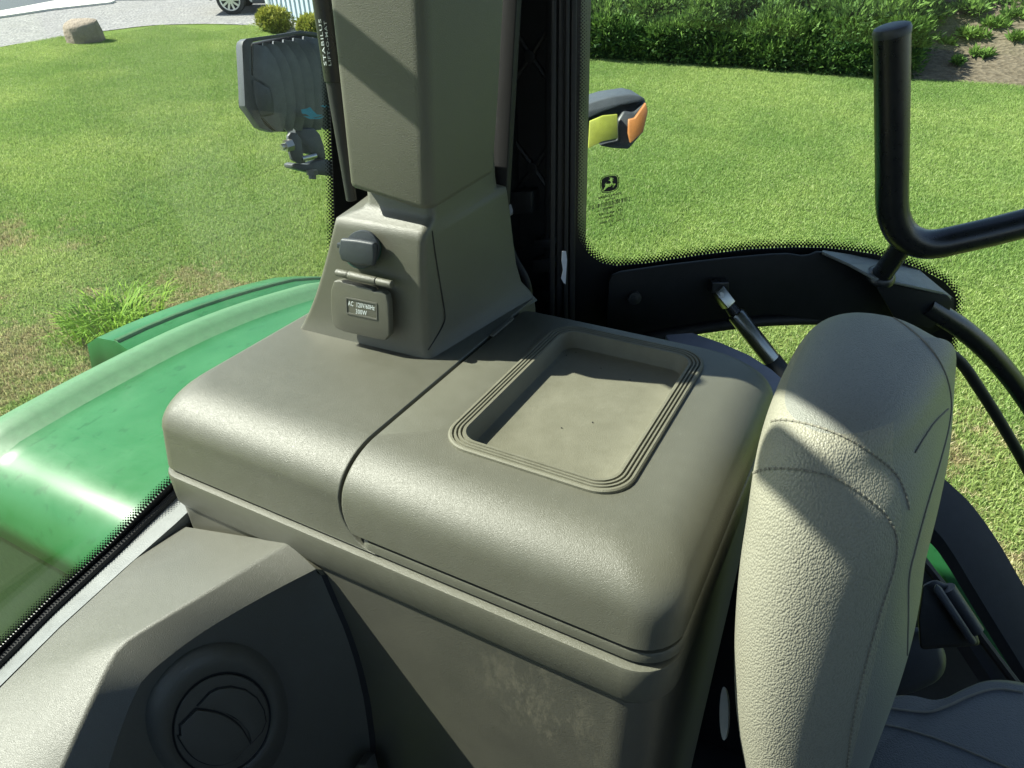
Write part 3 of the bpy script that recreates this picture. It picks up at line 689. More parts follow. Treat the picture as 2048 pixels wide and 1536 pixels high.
# halftone dots, five rows fading inwards
ip = spline([(a, b, 0) for a, b in inner], 10); seg = np.array([p[:2] for p in ip]); L_ = np.r_[0, np.cumsum(np.linalg.norm(np.diff(seg, axis=0), axis=1))]
ms = []; step = 7.2
for row in range(5):
    offpx = 2.0 + row * 3.6; r_ = (3.1, 2.6, 2.1, 1.6, 1.1)[row]
    s = (row % 2) * step / 2
    while s < L_[-1]:
        x = np.interp(s, L_, seg[:, 0]); y = np.interp(s, L_, seg[:, 1]); x2 = np.interp(s + 1.5, L_, seg[:, 0]); y2 = np.interp(s + 1.5, L_, seg[:, 1]); t = np.array([x2 - x, y2 - y]); l = np.linalg.norm(t)
        if l > 0 and y > -20:
            t /= l; nn = np.array([t[1], -t[0]]); c = (x + nn[0] * offpx, y + nn[1] * offpx)
            q = [dp(c[0] + math.cos(a) * r_, c[1] + math.sin(a) * r_, -.0005) for a in np.linspace(0, 2 * math.pi, 7)[:-1]]; ms.append((q, [tuple(range(6))]))
        s += step
o = mk('border_dots', *cat(*ms), 'frit', door, smooth=False); o['kind'] = 'stuff'
# rubber edge seals
mk('edge_seal', *tubem(spline(dpoly([(1290, 676), (1365, 662), (1462, 648), (1551, 640), (1666, 639), (1760, 652), (1840, 678), (1912, 716), (1960, 780), (2010, 860), (2060, 950), (2100, 1040)], -.004), 6), .0085, 10), 'rubber', door, label='black rubber seal along the curved lower edge')
mk('hinge_seal', *cat(*[prism(dpoly([(a, -160), (b, -160), (b - 5, 690), (a - 5, 690)], -.012 - o_), -DN * .006) for a, b, o_ in ((1103, 1113, .004), (1117, 1128, .0), (1131, 1139, .006), (1142, 1153, .0))]), 'rubber', door, bev=.0012, label='ribbed black rubber seal beside the hinge side')
# mounting plate with folded flange
plate = [(1216, 560), (1222, 548), (1240, 541), (1330, 528), (1440, 515), (1540, 506), (1575, 505), (1600, 509), (1618, 507), (1632, 501), (1650, 502), (1670, 512), (1710, 530), (1760, 552), (1890, 582), (1904, 594), (1902, 620), (1886, 650), (1800, 690), (1660, 640), (1540, 624), (1462, 630), (1365, 645), (1290, 660), (1225, 672), (1210, 660)]
br = thing('door_bracket', 'black steel mounting plate across the bottom of the door glass', 'bracket', dp(1560, 580))
mk('plate', *prism(dpoly(plate, -.020), -DN * .006), 'plate', br, bev=.0015)
fl = [dp(1640, 502, -.026), dp(1700, 520, -.026), dp(1760, 548, -.026), dp(1880, 581, -.026), dp(1902, 592, -.026)]
fl2 = [dp(1640, 499, .0), dp(1700, 508, .0), dp(1780, 523, .0), dp(1838, 537, .0), dp(1900, 584, .0)]
mk('flange', *prism([dp(1645, 503, -.030), dp(1700, 527, -.062), dp(1750, 556, -.070), dp(1800, 565, -.066), dp(1884, 583, -.055), dp(1904, 594, -.040), dp(1840, 540, -.01), dp(1790, 526, -.01), dp(1700, 508, -.01), dp(1645, 500, -.015)], (0, 0, -.004)), 'sill_metal', br, bev=.001, label='folded top flange, sky light put into its grey')  # black steel drawn grey, sky glint put into its colour
mk('gusset', *prism(dpoly([(1740, 556), (1892, 588), (1902, 600), (1896, 622), (1860, 655), (1790, 640)], -.05), -DN * .004), 'plate', br, bev=.0015)
sc = dp(1268, 594, -.026); mk('screw', *cat(discm(sc + DN * .0, -DN, .009, 20, .006), discm(sc - DN * .006, -DN, .0045, 6, .001)), 'black', br, bev=.0012)
# grab handle
hd = thing('grab_handle', 'black tubular grab handle standing upright on the door bracket', 'handle', dp(1790, 500, -.09))
hoff = -.09
hp = [(1784, 66), (1784, 120), (1784, 220), (1784, 330), (1784, 405), (1790, 440), (1806, 468), (1835, 485), (1870, 488), (1920, 478), (1985, 463), (2060, 444), (2200, 408)]
P = [dp(a, b, hoff) for a, b in hp]
wpx = np.linalg.norm(dp(1816, 250, hoff) - dp(1752, 250, hoff)) / 2 * .97
mk('tube', *tubem(spline(P, 6), wpx, 28), 'black_smooth', hd)
tt = _n(P[0] - P[1]); capP = P[0] + tt * .0
mk('end_cap', *tubem([capP - tt * .002, capP + tt * .003, capP + tt * .0065, capP + tt * .0078], [wpx * 1.03, wpx * 1.05, wpx * .97, wpx * .80], 28), 'charcoal', hd)
st0 = dp(1805, 490, hoff + .004); st1 = dp(1762, 552, -.058)
mk('stub', *tubem([st0, st1], wpx * .72, 20), 'black_smooth', hd, label='short welded stub below the bend')
mk('weld', *tubem([st1 + (st0 - st1) * .10, st1 + (st0 - st1) * .03, st1 - (st0 - st1) * .03], [wpx * .74, wpx * 1.0, wpx * 1.05], 20), 'black_smooth', hd)
# second tube that runs down to the right behind the bracket
tb2 = thing('lower_rail', 'black curved rail running down to the right from the door bracket', 'rail', dp(1950, 680, -.05))
mk('rail_tube', *tubem(spline([dp(a, b, -.045) for a, b in ((1850, 610), (1885, 632), (1930, 662), (1985, 712), (2040, 780), (2090, 860), (2130, 950))], 6), wpx * .80, 22), 'black_smooth', tb2)
# gas strut from the door down behind the seat
gs = thing('door_gas_strut', 'dark gas strut running from the door bracket down behind the seat back', 'gas strut', dp(1445, 600, -.05))
S0 = dp(1440, 588, -.045); S1 = adp(1640, 842, .98)
sd = S1 - S0; l_ = lambda t: S0 + sd * t
pr = np.linalg.norm(dp(1488, 640, -.045) - dp(1448, 640, -.045)) / 2 * .84
mk('eyelet', *tubem([l_(-.03), l_(.085)], pr * .9, 4), 'steel', gs, bev=.001)
mk('rivet', *discm(l_(.01) + _n(CAM - S0) * pr * .62, _n(CAM - S0), pr * .36, 14, .002), 'zinc', gs)
mk('collar', *tubem([l_(.085), l_(.15)], [pr * .62, pr * .75], 14), 'black_smooth', gs)
mk('cylinder', *tubem([l_(.145), l_(.155), l_(.50)], [pr * .85, pr, pr], 24), 'steel', gs, label='bare steel end of the strut')
mk('sleeve', *tubem([l_(.50), l_(.505), l_(.78), l_(.785), l_(1.2)], [pr, pr * 1.07, pr * 1.07, pr * 1.25, pr * 1.25], 24), 'charcoal', gs, label='black plastic sleeve of the strut')
mk('strut_fork', *prism([S0 + DU * -.012, S0 + DU * .012, S0 + DU * .010 + [0, 0, .016], S0 + DU * -.012 + [0, 0, .016]], DN * .03), 'black_smooth', gs, bev=.001)

# etched maker's mark on the glass (mirrored because it is read from outside)
gm = thing('glass_marking', 'black printed maker emblem, barcode and approval marks low on the door glass', 'printed marking', dp(1218, 400))
Z6 = 200 / 2048
def zp(x, y): return (1130 + x * Z6, 320 + y * Z6)
def dmap(m, off=-.0012): return [dp(p[0], p[1], off) for p in m[0]], m[1]
deer = [(765, 645), (795, 595), (822, 555), (826, 520), (815, 498), (835, 472), (853, 464), (842, 492), (875, 490), (915, 484), (938, 468), (932, 432), (893, 418), (893, 408), (925, 404), (918, 375), (910, 352), (922, 350), (930, 375), (938, 345), (946, 348), (942, 378), (960, 352), (968, 355), (955, 385), (990, 370), (998, 380), (965, 398), (992, 410), (990, 418), (968, 430), (972, 460), (985, 485), (1035, 482), (1042, 490), (985, 562), (972, 552), (1005, 508), (965, 515), (930, 540), (880, 552), (840, 590), (800, 625), (772, 652)]
bd = [(790, 345), (860, 315), (950, 300), (1040, 300), (1080, 315), (1100, 370), (1108, 450), (1100, 530), (1075, 590), (1000, 640), (900, 668), (800, 672), (760, 665), (740, 620), (722, 540), (722, 450), (740, 380)]
bd = [tuple(p[:2]) for p in spline([(a, b, 0) for a, b in bd + bd[:1]], 4)[:-1]]
cen = np.mean(bd, axis=0); scl = lambda k_: [tuple(cen + (np.array(p) - cen) * k_) for p in bd]
mk('emblem', *dmap(fillcurve([[zp(*p) for p in scl(1)], [zp(*p) for p in scl(.93)]])), 'black_print', gm, smooth=False, label='outer ring of the leaping deer emblem')
mk('emblem_field', *dmap(fillcurve([[zp(*p) for p in scl(.87)], [zp(*p) for p in deer]])), 'black_print', gm, smooth=False, label='black field with the leaping deer left clear')
def dtext(name, s, c, width, height, ang, lab=None, bold=True):
    V, F = textm(s, 1, 7); A_ = np.array(V); w_ = A_[:, 0].max() - A_[:, 0].min(); h_ = A_[:, 1].max() - A_[:, 1].min()
    cx = (A_[:, 0].max() + A_[:, 0].min()) / 2; cy = (A_[:, 1].max() + A_[:, 1].min()) / 2; a = math.radians(ang); ca, sa = math.cos(a), math.sin(a); out_ = []
    for p in V:
        x = -(p[0] - cx) / w_ * width; y = -(p[1] - cy) / h_ * height; X_ = x * ca - y * sa; Y_ = x * sa + y * ca; q = zp(c[0] + X_, c[1] + Y_); out_.append(dp(q[0], q[1], -.0012))
    return mk(name, out_, F, 'black_print', gm, smooth=False, label=lab)
dtext('lettering', 'JOHN DEERE', (922, 733), 505, 58, -12.5, 'maker name lettering')
dtext('lettering', 'R571803', (922, 802), 205, 34, -12.5)
dtext('lettering', 'TEMPERED', (880, 985), 262, 44, -12.5)
dtext('lettering', '43R-011058', (855, 1090), 325, 46, -12.5)
dtext('lettering', 'AS1M600DOT476', (852, 1170), 340, 36, -12.5)
dtext('lettering', '8000001', (782, 1282), 170, 38, -12.5)
dtext('lettering', 'FUYAO', (1118, 1232), 165, 42, -12.5)
dtext('lettering', 'E4', (1118, 1018), 66, 58, -12.5)
dtext('lettering', 'CCC', (943, 1238), 84, 46, -12.5)
dtext('lettering', '3 .', (930, 1338), 72, 42, -12.5)
for (cx, cy, ra, rb) in ((1118, 1018, 70, 74), (943, 1238, 62, 48), (1115, 1150, 66, 42)):
    lp = lambda k_: [zp(cx + math.cos(t) * ra * k_, cy + math.sin(t) * rb * k_ - (math.cos(t) * ra * k_) * .2) for t in np.linspace(0, 2 * math.pi, 29)[:-1]]
    mk('approval_ring', *dmap(fillcurve([lp(1), lp(.88)])), 'black_print', gm, smooth=False)
ms = []; x = 0; rr_ = random.Random(5)
while x < 830:
    w_ = rr_.choice((8, 8, 14, 20)); u0 = x / 830; f_ = lambda u, v: zp(492 + 838 * u, 985 - 195 * u + (v - .5) * 84)
    ms.append(([dp(*f_(u0, 0), -.0012), dp(*f_(min(1, u0 + w_ / 830), 0), -.0012), dp(*f_(min(1, u0 + w_ / 830), 1), -.0012), dp(*f_(u0, 1), -.0012)], [(0, 1, 2, 3)])); x += w_ + rr_.choice((7, 9, 14, 20))
mk('barcode', *cat(*ms), 'black_print', gm, smooth=False)

# signal lamp arm beyond the door glass
sg = thing('signal_lamp', 'black signal lamp arm with yellow reflector and orange lens outside the door', 'signal lamp', adp(1220, 250, 1.4))
def sp_(px, py, d=1.4): return adp(px, py, d)
back_ = np.array([-.05, .07, 0])
arm = [(1120, 240), (1165, 215), (1215, 197), (1262, 189), (1290, 196), (1294, 212), (1276, 232), (1258, 240), (1245, 262), (1205, 268), (1175, 298), (1120, 330)]
mk('arm', *prism([sp_(a, b) for a, b in arm], back_ * .6), 'charcoal', sg, bev=.004)
mk('arm_cap', *prism([sp_(a, b, 1.385) for a, b in ((1120, 232), (1170, 209), (1215, 195), (1262, 188), (1284, 193), (1288, 202), (1240, 212), (1200, 226), (1160, 246), (1120, 262))], back_ * .9), 'cast', sg, bev=.003, label='grey top cap of the arm')
mk('lens_housing', *prism([sp_(a, b, 1.385) for a, b in ((1236, 240), (1248, 222), (1268, 226), (1292, 204), (1297, 222), (1288, 264), (1258, 299), (1225, 297), (1200, 292), (1240, 285))], back_ * .9), 'charcoal', sg, bev=.004)
mk('reflector', *prism([sp_(a, b, 1.375) for a, b in ((1180, 243), (1206, 232), (1235, 229), (1236, 277), (1205, 283), (1177, 297))], back_ * .08), 'yellow_refl', sg, bev=.001)
mk('orange_lens', *prism([sp_(a, b, 1.37) for a, b in ((1258, 240), (1270, 237), (1292, 206), (1296, 224), (1287, 264), (1261, 287), (1257, 268))], back_ * .12), 'orange_lens', sg, bev=.0015)

# ================================================================== CAB INTERIOR
ZT = 2.62
cab = thing('cab_frame', 'black cab frame of roof, posts and floor around the console', 'cab frame', (0, 0, 1.6))
mk('roof_panel', *boxm((.42, -.20, 3.60), (2.14, 2.66, .08)), 'dark', cab, bev=.02)
mk('floor_panel', *boxm((.45, -.1, 1.62), (2.1, 2.2, .06)), 'dark', cab, bev=.01)
mk('roof_rail', *boxm((-.66, -.25, 3.555), (.06, 1.8, .05)), 'dark', cab, bev=.01)
mk('rear_wall', *prism([(-.72, .77, 1.6), (-.20, .77, 1.6), (-.20, .77, 2.55), (-.72, .77, 2.55)], (0, .02, 0)), 'dark', cab)
mk('rear_post', *boxm((-.545, .83, 2.6), (.16, .18, 2.0)), 'dark', cab, bev=.01)
mk('lower_rear_wall', *boxm((-.10, .90, 1.99), (.30, .03, .78)), 'dark', cab, bev=.005)
mk('seat_shade_panel', *prism([(-.79, .28, 3.46), (-.72, .245, 3.46), (-.66, .20, 3.46), (-.56, .13, 3.46), (-.45, .06, 3.46), (-.45, .72, 3.46), (-.79, .72, 3.46)], (0, 0, .10)), 'dark', cab, bev=.01)  # added panel out of view, shades the top of the seat back
mk('dashboard', *boxm((.5, -1.05, 2.2), (1.9, .25, 1.1)), 'dark', cab, bev=.03)
mk('right_side_wall', *boxm((1.50, -.1, 2.15), (.08, 2.0, 1.1)), 'dark', cab, bev=.02)
mk('front_post', *boxm((-.68, -1.05, 2.6), (.09, .09, 2.0)), 'dark', cab, bev=.01)
mk('front_post', *boxm((1.2, -1.05, 2.6), (.09, .09, 2.0)), 'dark', cab, bev=.01)
mk('left_lower_wall', *boxm((-.665, -.2, 2.0), (.03, 1.9, .76)), 'dark', cab, bev=.005)
SDn = np.array(SD)
def sunback(P, x): return P + SDn * (x - P[0]) / SDn[0]
bp_ = [sunback(ay_(a, b, y), -.625) for a, b, y in ((655, 62, .545), (840, 208, .541), (1535, 893, .398), (1655, 1000, .375), (1765, 1085, .363))]
bp_ = [bp_[0] + (bp_[0] - bp_[1]) * .5] + bp_ + [bp_[-1] + (bp_[-1] - bp_[-2]) * .6]
mk('trim_shadow_bar', *tubem(bp_[:3][:1] + [bp_[1], bp_[2], bp_[2] + (bp_[2] - bp_[1]) * .35], .0125, 14), 'rubber', cab, label='slim unseen bar above the side window, added to cast a shadow band')  # added bar out of view, casts the band across the pillar trim
mk('seat_shadow_bar', *tubem([bp_[3] + (bp_[3] - bp_[4]) * .3, bp_[3], bp_[4], bp_[5]], .019, 14), 'rubber', cab, label='slim unseen bar under the roof rail, added to cast a shadow band')  # added bar out of view, casts the band across the seat
# left window with printed border
WX = -.650
win = thing('side_window', 'side window glass with black dotted border left of the console', 'window', (WX, .4, 2.7))
wq = lambda px, py, off=0: ax_(px, py, WX + off)
mk('glass_pane', *prism([(WX - .004, -1.0, 2.36), (WX - .004, .76, 2.36), (WX - .004, .76, 3.55), (WX - .004, -1.0, 3.55)], (.004, 0, 0)), 'glass_l', win, smooth=False)
li = [(637, -120), (652, 40), (657, 180), (664, 330), (668, 440), (668, 560)]           # clear boundary at the post
mk('printed_border', *prism([wq(a, b, .001) for a, b in li + [(760, 560), (760, -120)]], (.0015, 0, 0)), 'frit', win, smooth=False, label='black border beside the post')
bi = [(420, 905), (330, 975), (210, 1095), (100, 1195), (0, 1292), (-160, 1440)]          # clear boundary along the sill
bo = [(470, 905), (345, 1005), (225, 1115), (115, 1215), (0, 1338), (-160, 1500)]
mk('printed_border', *prism([wq(a, b, .001) for a, b in bi + bo[::-1]], (.0015, 0, 0)), 'frit', win, smooth=False, label='black border along the sill')
ms = []
for line, sgn in ((li, -1), (bi, -1)):
    ip = spline([(a, b, 0) for a, b in line], 10); seg = np.array([p[:2] for p in ip]); L_ = np.r_[0, np.cumsum(np.linalg.norm(np.diff(seg, axis=0), axis=1))]
    for row in range(4):
        s = (row % 2) * 3.6; r_ = (3.0, 2.5, 2.0, 1.4)[row]; offpx = 1.8 + row * 3.6
        while s < L_[-1] - 2:
            x = np.interp(s, L_, seg[:, 0]); y = np.interp(s, L_, seg[:, 1]); x2 = np.interp(s + 1.5, L_, seg[:, 0]); y2 = np.interp(s + 1.5, L_, seg[:, 1]); t = _n(np.array([x2 - x, y2 - y]))
            nn = np.array([-t[1], t[0]]); 
            if nn[0] > 0: nn = -nn
            c = (x + nn[0] * offpx, y + nn[1] * offpx); ms.append(([wq(c[0] + math.cos(a) * r_, c[1] + math.sin(a) * r_, .0008) for a in np.linspace(0, 2 * math.pi, 7)[:-1]], [tuple(range(6))])); s += 7.2
o = mk('border_dots', *cat(*ms), 'frit', win, smooth=False); o['kind'] = 'stuff'
# sill strip between glass and panel
sill = thing('window_sill', 'light grey plastic sill strip along the side window', 'sill', (-.62, .2, 2.46))
a0 = [ax_(px, py, -.640) for px, py in ((420, 930), (345, 1003), (225, 1118), (115, 1220), (0, 1336), (-160, 1500), (-400, 1760))]
a1 = [ax_(px, py, -.612) for px, py in ((430, 972), (352, 1046), (243, 1142), (120, 1253), (0, 1372), (-160, 1535), (-400, 1800))]
mk('sill_strip', *loftm([a0, a1, [p + np.array([.002, 0, -.03]) for p in a1], [p + np.array([0, 0, -.03]) for p in a0]], False, False, False), 'sill_metal', sill, smooth=True)
mk('window_seal', *tubem([p + np.array([-.004, 0, .002]) for p in a0], .005, 8), 'rubber', sill)

# ---- storage console
cons = thing('storage_console', 'olive grey plastic storage console with a rounded front edge', 'console', (-.34, .5, 2.0))
Z0 = 2.541; R_ = .052
def shoulder(x0, x1, y0, y1, ins, k=9, rc=(.02, .02, .01, .01), z0=Z0, slope=.006, lowx=None):
    """rings bottom->top; ins = (left,right,front,back) top insets"""
    rings = []
    levels = [(z0, 0, 0), (z0 + .002, 0, .0), (ZT - R_ * .62, 0, 1)] 
    for z, a, b in levels:
        e = slope * (z - z0) / (ZT - R_ - z0); rings.append((z, 0.0, 0.0, e))
    for j in range(1, k + 1):
        t = math.pi / 2 * j / k; rings.append((ZT - R_ * .62 + R_ * .62 * math.sin(t), 1 - math.cos(t), 1 - math.cos(t), slope))
    out_ = []
    for z, f_, g_, e in rings:
        X0 = x0 + ins[0] * f_ ; X1 = x1 - ins[1] * f_; Y0 = y0 + ins[2] * f_ + e; Y1 = y1 - ins[3] * f_
        if lowx and z < z0 + lowx[0]: 
            q = 1 - (z - z0) / lowx[0]; dx = lowx[0] * (1 - math.sqrt(max(0, 1 - q * q))) * lowx[1]; X0 += dx if lowx[2] == 'L' else 0; X1 += dx if lowx[2] == 'R' else 0
        r = [max(.0015, c_ + f_ * dd_) for c_, dd_ in zip(rc, (ins[0] * .5, ins[1] * .5, .0, .0))]
        out_.append(rrect(X0, X1, Y0, Y1, z, r))
    return out_
XG = -.3735
def addlow(rings_fn, *a, **k): return rings_fn(*a, **k)
# body: left part
def multi(x0, x1, ins, rc, low, y0):
    # finer rings near the bottom so that the lower corner sweeps round
    R1 = .04; out_ = []
    zs_ = [Z0 + .0105 * 0 + R1 * (1 - math.cos(math.pi / 2 * j / 8)) for j in range(9)]
    base = shoulder(x0, x1, y0, .74, ins, rc=rc)
    for z in zs_:
        q = 1 - (z - Z0) / R1; dx = R1 * (1 - math.sqrt(max(0, 1 - q * q)))
        X0, X1 = (x0 + dx, x1) if low == 'L' else (x0, x1 + dx)
        out_.append(rrect(X0, X1, y0 + .006 * (z - Z0) / .03, .74, z, [max(.0015, c_) for c_ in rc]))
    return out_ + [r for r in base if r[0][2] > zs_[-1] + .001]
def bodyrings():
    x0, x1, y0 = -.6265, XG - .0012, .3335; R1 = .04; o1 = []
    for j in range(9):
        z = Z0 + R1 * (1 - math.cos(math.pi / 2 * j / 8)); q = 1 - (z - Z0) / R1; dx = R1 * (1 - math.sqrt(max(0, 1 - q * q)))
        o1.append(rrect(x0, x1 + dx, y0 + .003 + .005 * (z - Z0) / .03, .74, z, (.024, .002, .01, .01)))
    zl = z
    for j in range(1, 13):
        t = math.pi / 2 * j / 12; f_ = 1 - math.cos(t); z = zl + (ZT - zl) * math.sin(t)
        o1.append(rrect(x0 + .020 * f_, x1 - .0015 * f_, y0 + .0095 + .055 * f_, .74 - .004 * f_, z, (.024 + .01 * f_, .002, .01, .01)))
    return o1
mk('left_body', *loftm(bodyrings()), 'olive', cons, sharp=50)
# lid: closed side walls and a top ring down into the tray opening
ZL = 2.5555
def lidrings():
    x0, x1, y0 = XG + .0012, -.0640, .3365; R1 = .04; o1 = []
    zs_ = [Z0 + R1 * (1 - math.cos(math.pi / 2 * j / 8)) for j in range(9)]
    zs_ = [z for z in zs_ if z > ZL]; zs_ = [ZL] + zs_
    for z in zs_:
        q = 1 - (z - Z0) / R1; dx = R1 * (1 - math.sqrt(max(0, 1 - q * q)))
        o1.append(rrect(x0 + dx, x1, y0 + .005 * (z - ZL) / .03, .705, z, (.004, .036, .03, .01)))
    for j in range(1, 13):
        t = math.pi / 2 * j / 12; f_ = 1 - math.cos(t); z = zs_[-1] + (ZT - zs_[-1]) * math.sin(t)
        o1.append(rrect(x0 + .0015 * f_, x1 - .046 * f_, y0 + .005 + .056 * f_, .705 - .012 * f_, z, (.004, .036 + .01 * f_, .03 + .02 * f_, .01)))
    return o1
TX0, TX1, TY0, TY1 = -.3145, -.1365, .4145, .6770
lr = lidrings()
inner_ = [rrect(TX0 + .002, TX1 - .002, TY0 + .002, TY1 - .002, ZT + .0003, .030)]
lid = mk('lid', *loftm(lr + inner_, True, False), 'olive', cons, sharp=50, label='hinged lid of the console with a recessed tray')
# tray insert with stepped ridges
tr = []
def trr(d, z, r=.030): return rrect(TX0 + d, TX1 - d, TY0 + d, TY1 - d, z, max(.004, r - d * .75))
tr.append(trr(-.0005, ZT - .002)); tr.append(trr(-.0005, ZT + .0028)); tr.append(trr(.0008, ZT + .0040))
d = .0026
for j in range(3):
    tr += [trr(d, ZT + .0040), trr(d + .0008, ZT + .0018), trr(d + .0015, ZT + .0018), trr(d + .0021, ZT + .0040)]; d += .0036
tr += [trr(.0145, ZT + .0038), trr(.0160, ZT + .0015), trr(.0190, ZT - .010), trr(.0205, ZT - .0135), trr(.024, ZT - .015), trr(.05, ZT - .015, .04)]
mk('tray', *loftm(tr, False, True), 'olive_dusty', lid, sharp=30, label='dusty recessed tray with ridged rim')
for (px, py) in ((1133, 711), (1152, 705), (1229, 703), (1202, 737), (1123, 856), (1185, 845), (1290, 720), (1100, 700), (1260, 760)):
    c = az_(px, py, ZT - .0145); mk('crumb', *discm(c, (0, 0, 1), random.uniform(.0004, .0008), 6, .0007), 'dark', lid)
# band between lid and lower moulding, then lower moulding
mk('trim_band', *loftm([rrect(XG + .018, -.0625, .3370, .735, Z0, (.012, .036, .02, .01)), rrect(XG + .020, -.0625, .3368, .735, Z0 + .0075, (.012, .036, .02, .01)), rrect(XG + .022, -.0645, .3378, .73, Z0 + .0098, (.012, .034, .02, .01)), rrect(XG + .024, -.072, .344, .72, Z0 + .0098, (.012, .03, .02, .01))]), 'olive', cons, sharp=50)
mk('lower_moulding', *loftm([rrect(-.6165, -.067, .3335, .74, 2.494, (.02, .034, .02, .01)), rrect(-.621, -.0625, .3295, .74, 2.503, (.026, .037, .02, .01)), rrect(-.624, -.0625, .3305, .74, Z0 - .0075, (.027, .037, .02, .01)), rrect(-.6235, -.0632, .3315, .74, Z0 - .0045, (.027, .037, .02, .01)), rrect(-.620, -.067, .336, .736, Z0 - .0035, (.025, .034, .02, .01))]), 'olive', cons, sharp=50)
mk('inner_core', *loftm([rrect(-.600, -.072, .345, .735, 2.50, (.03, .03, .02, .02)), rrect(-.600, -.072, .345, .735, 2.557, (.03, .03, .02, .02))]), 'dark', cons)
mk('lower_panel', *loftm([rrect(-.600, -.083, .3400, .73, 1.64, (.02, .040, .02, .01)), rrect(-.612, -.0700, .3345, .74, 2.30, (.02, .040, .02, .01)), rrect(-.6145, -.0675, .3335, .74, 2.494, (.02, .036, .02, .01))]), 'panel', cons, sharp=50, label='lower front panel with a dusty scrape mark')
mk('hinge_tab', *boxm((-.372, .640, ZT + .0010), (.005, .050, .003)), 'olive_dark', cons, bev=.0006)

# ---- pillar boot (outlet housing) on the console
boot = thing('pillar_base_cover', 'flared olive plastic pillar base carrying the two power outlets', 'pillar cover', (-.5, .6, ZT))
def quad(FLx, FRx, BRx, yl, yr, yb, z, r=(.006, .010, .02, .01), dz=(0, 0, 0, 0), k=6):
    C4 = [np.array([FLx, yl]), np.array([FRx, yr]), np.array([BRx, yb]), np.array([-.600 if z < 2.7 else -.56, yb])]; out_ = []
    for i in range(4):
        p = C4[i]; a = _n(C4[i - 1] - p); b = _n(C4[(i + 1) % 4] - p); rr = r[i]
        for j in range(k + 1):
            t = j / k; q = p + a * rr * (1 - t) ** 2 + b * rr * t ** 2; out_.append((q[0], q[1], z + dz[i]))
    return out_
def FLr(px, py, y): return ay_(px, py, y)
def edge_x(poly, y, z):
    """x where the photographed outline crosses height z in the plane at depth y"""
    P = [ay_(a, b, y) for a, b in [tuple(p[:2]) for p in spline([(a, b, 0) for a, b in poly], 6)]]
    zz = np.array([p[2] for p in P]); xx = np.array([p[0] for p in P]); k_ = np.argsort(zz); return float(np.interp(z, zz[k_], xx[k_]))
eL = [(590, 668), (603, 648), (618, 618), (634, 575), (648, 525), (660, 475), (672, 428), (684, 400)]
eR = [(856, 722), (849, 690), (846, 640), (843, 560), (842, 500), (845, 452), (850, 420)]
eB = [(1050, 622), (1036, 606), (1022, 575), (1012, 540), (1005, 490), (999, 440), (992, 395), (984, 350), (982, 320)]
brings = []
for dz, yl, yr in ((-.004, .531, .5385), (.0015, .5325, .5390), (.007, .535, .5400), (.022, .538, .5408), (.045, .540, .5412), (.075, .5415, .5418), (.105, .5430, .5425), (.132, .5445, .5435), (.1400, .5470, .5450)):
    z = ZT + dz; brings.append(quad(edge_x(eL, yl, z), edge_x(eR, yr, z) + .003, edge_x(eB, .70, z) + .002, yl, yr, .735 if dz < .01 else .725, z, (.006, .009, .004, .01)))
b_ = brings[-1]; zt_ = ZT + .1400; xl_ = edge_x(eL, .547, zt_); xr_2 = edge_x(eR, .545, zt_)
for dz, dxl, dy in ((.1435, .006, .005), (.149, .022, .019), (.155, .028, .023), (.200, .030, .024)):
    brings.append(quad(xl_ + dxl, xr_2 + .003, edge_x(eB, .70, ZT + min(dz, .16)) + .001, .547 + dy, .545 + dy * .75, .722, ZT + dz, (.006, .012, .03, .01)))
cshell = mk('cover_shell', *loftm(brings), 'olive', boot, sharp=60)
_sp = ay_(850, 600, .5425); _sn = _n(np.cross(ay_(1008, 530, .70) - ay_(846, 560, .5425), ay_(846, 700, .541) - ay_(846, 560, .5425))); _sn = _sn if _sn.dot(CAM - _sp) > 0 else -_sn

# ---- upper pillar trim
tz0 = 2.792
trim = thing('pillar_trim', 'tall olive plastic pillar trim rising from the base cover', 'pillar trim', (-.45, .6, tz0))
tL = [(642, -120), (655, 0), (695, 372), (700, 420)]; tR = [(832, -120), (837, 0), (851, 402), (853, 450)]; tB = [(1018, -120), (1010, 0), (985, 350), (981, 400)]
def trimring(z, sh=0):
    yq = .545 - .03 * (z - 2.79); zc = min(z, 2.98)
    FL = np.array([edge_x(tL, yq, zc), yq + .002]); FR = np.array([edge_x(tR, yq, zc) + .004, yq]); BR = np.array([edge_x(tB, .665, zc), .665]); BL = np.array([FL[0] - .02, .70])
    C4 = [FL, FR, BR, BL]; c0 = sum(C4) / 4; C4 = [p + _n(c0 - p) * sh for p in C4]; r = (.009, .013, .0015, .01); out_ = []
    for i in range(4):
        p = C4[i]; a = _n(C4[i - 1] - p); b = _n(C4[(i + 1) % 4] - p)
        for j in range(7):
            t = j / 6; q = p + a * r[i] * (1 - t) ** 2 + b * r[i] * t ** 2; out_.append((q[0], q[1], z + (.0 if i != 0 else .004) + (.004 if i == 3 else 0) + (-.006 if i == 1 else 0)))
    return out_
mk('trim_shell', *loftm([trimring(tz0 + .004, .006), trimring(tz0, .003), trimring(tz0 + .002, .001), trimring(tz0 + .006), trimring(2.87), trimring(3.0), trimring(3.56)]), 'olive_trim', trim, sharp=60)
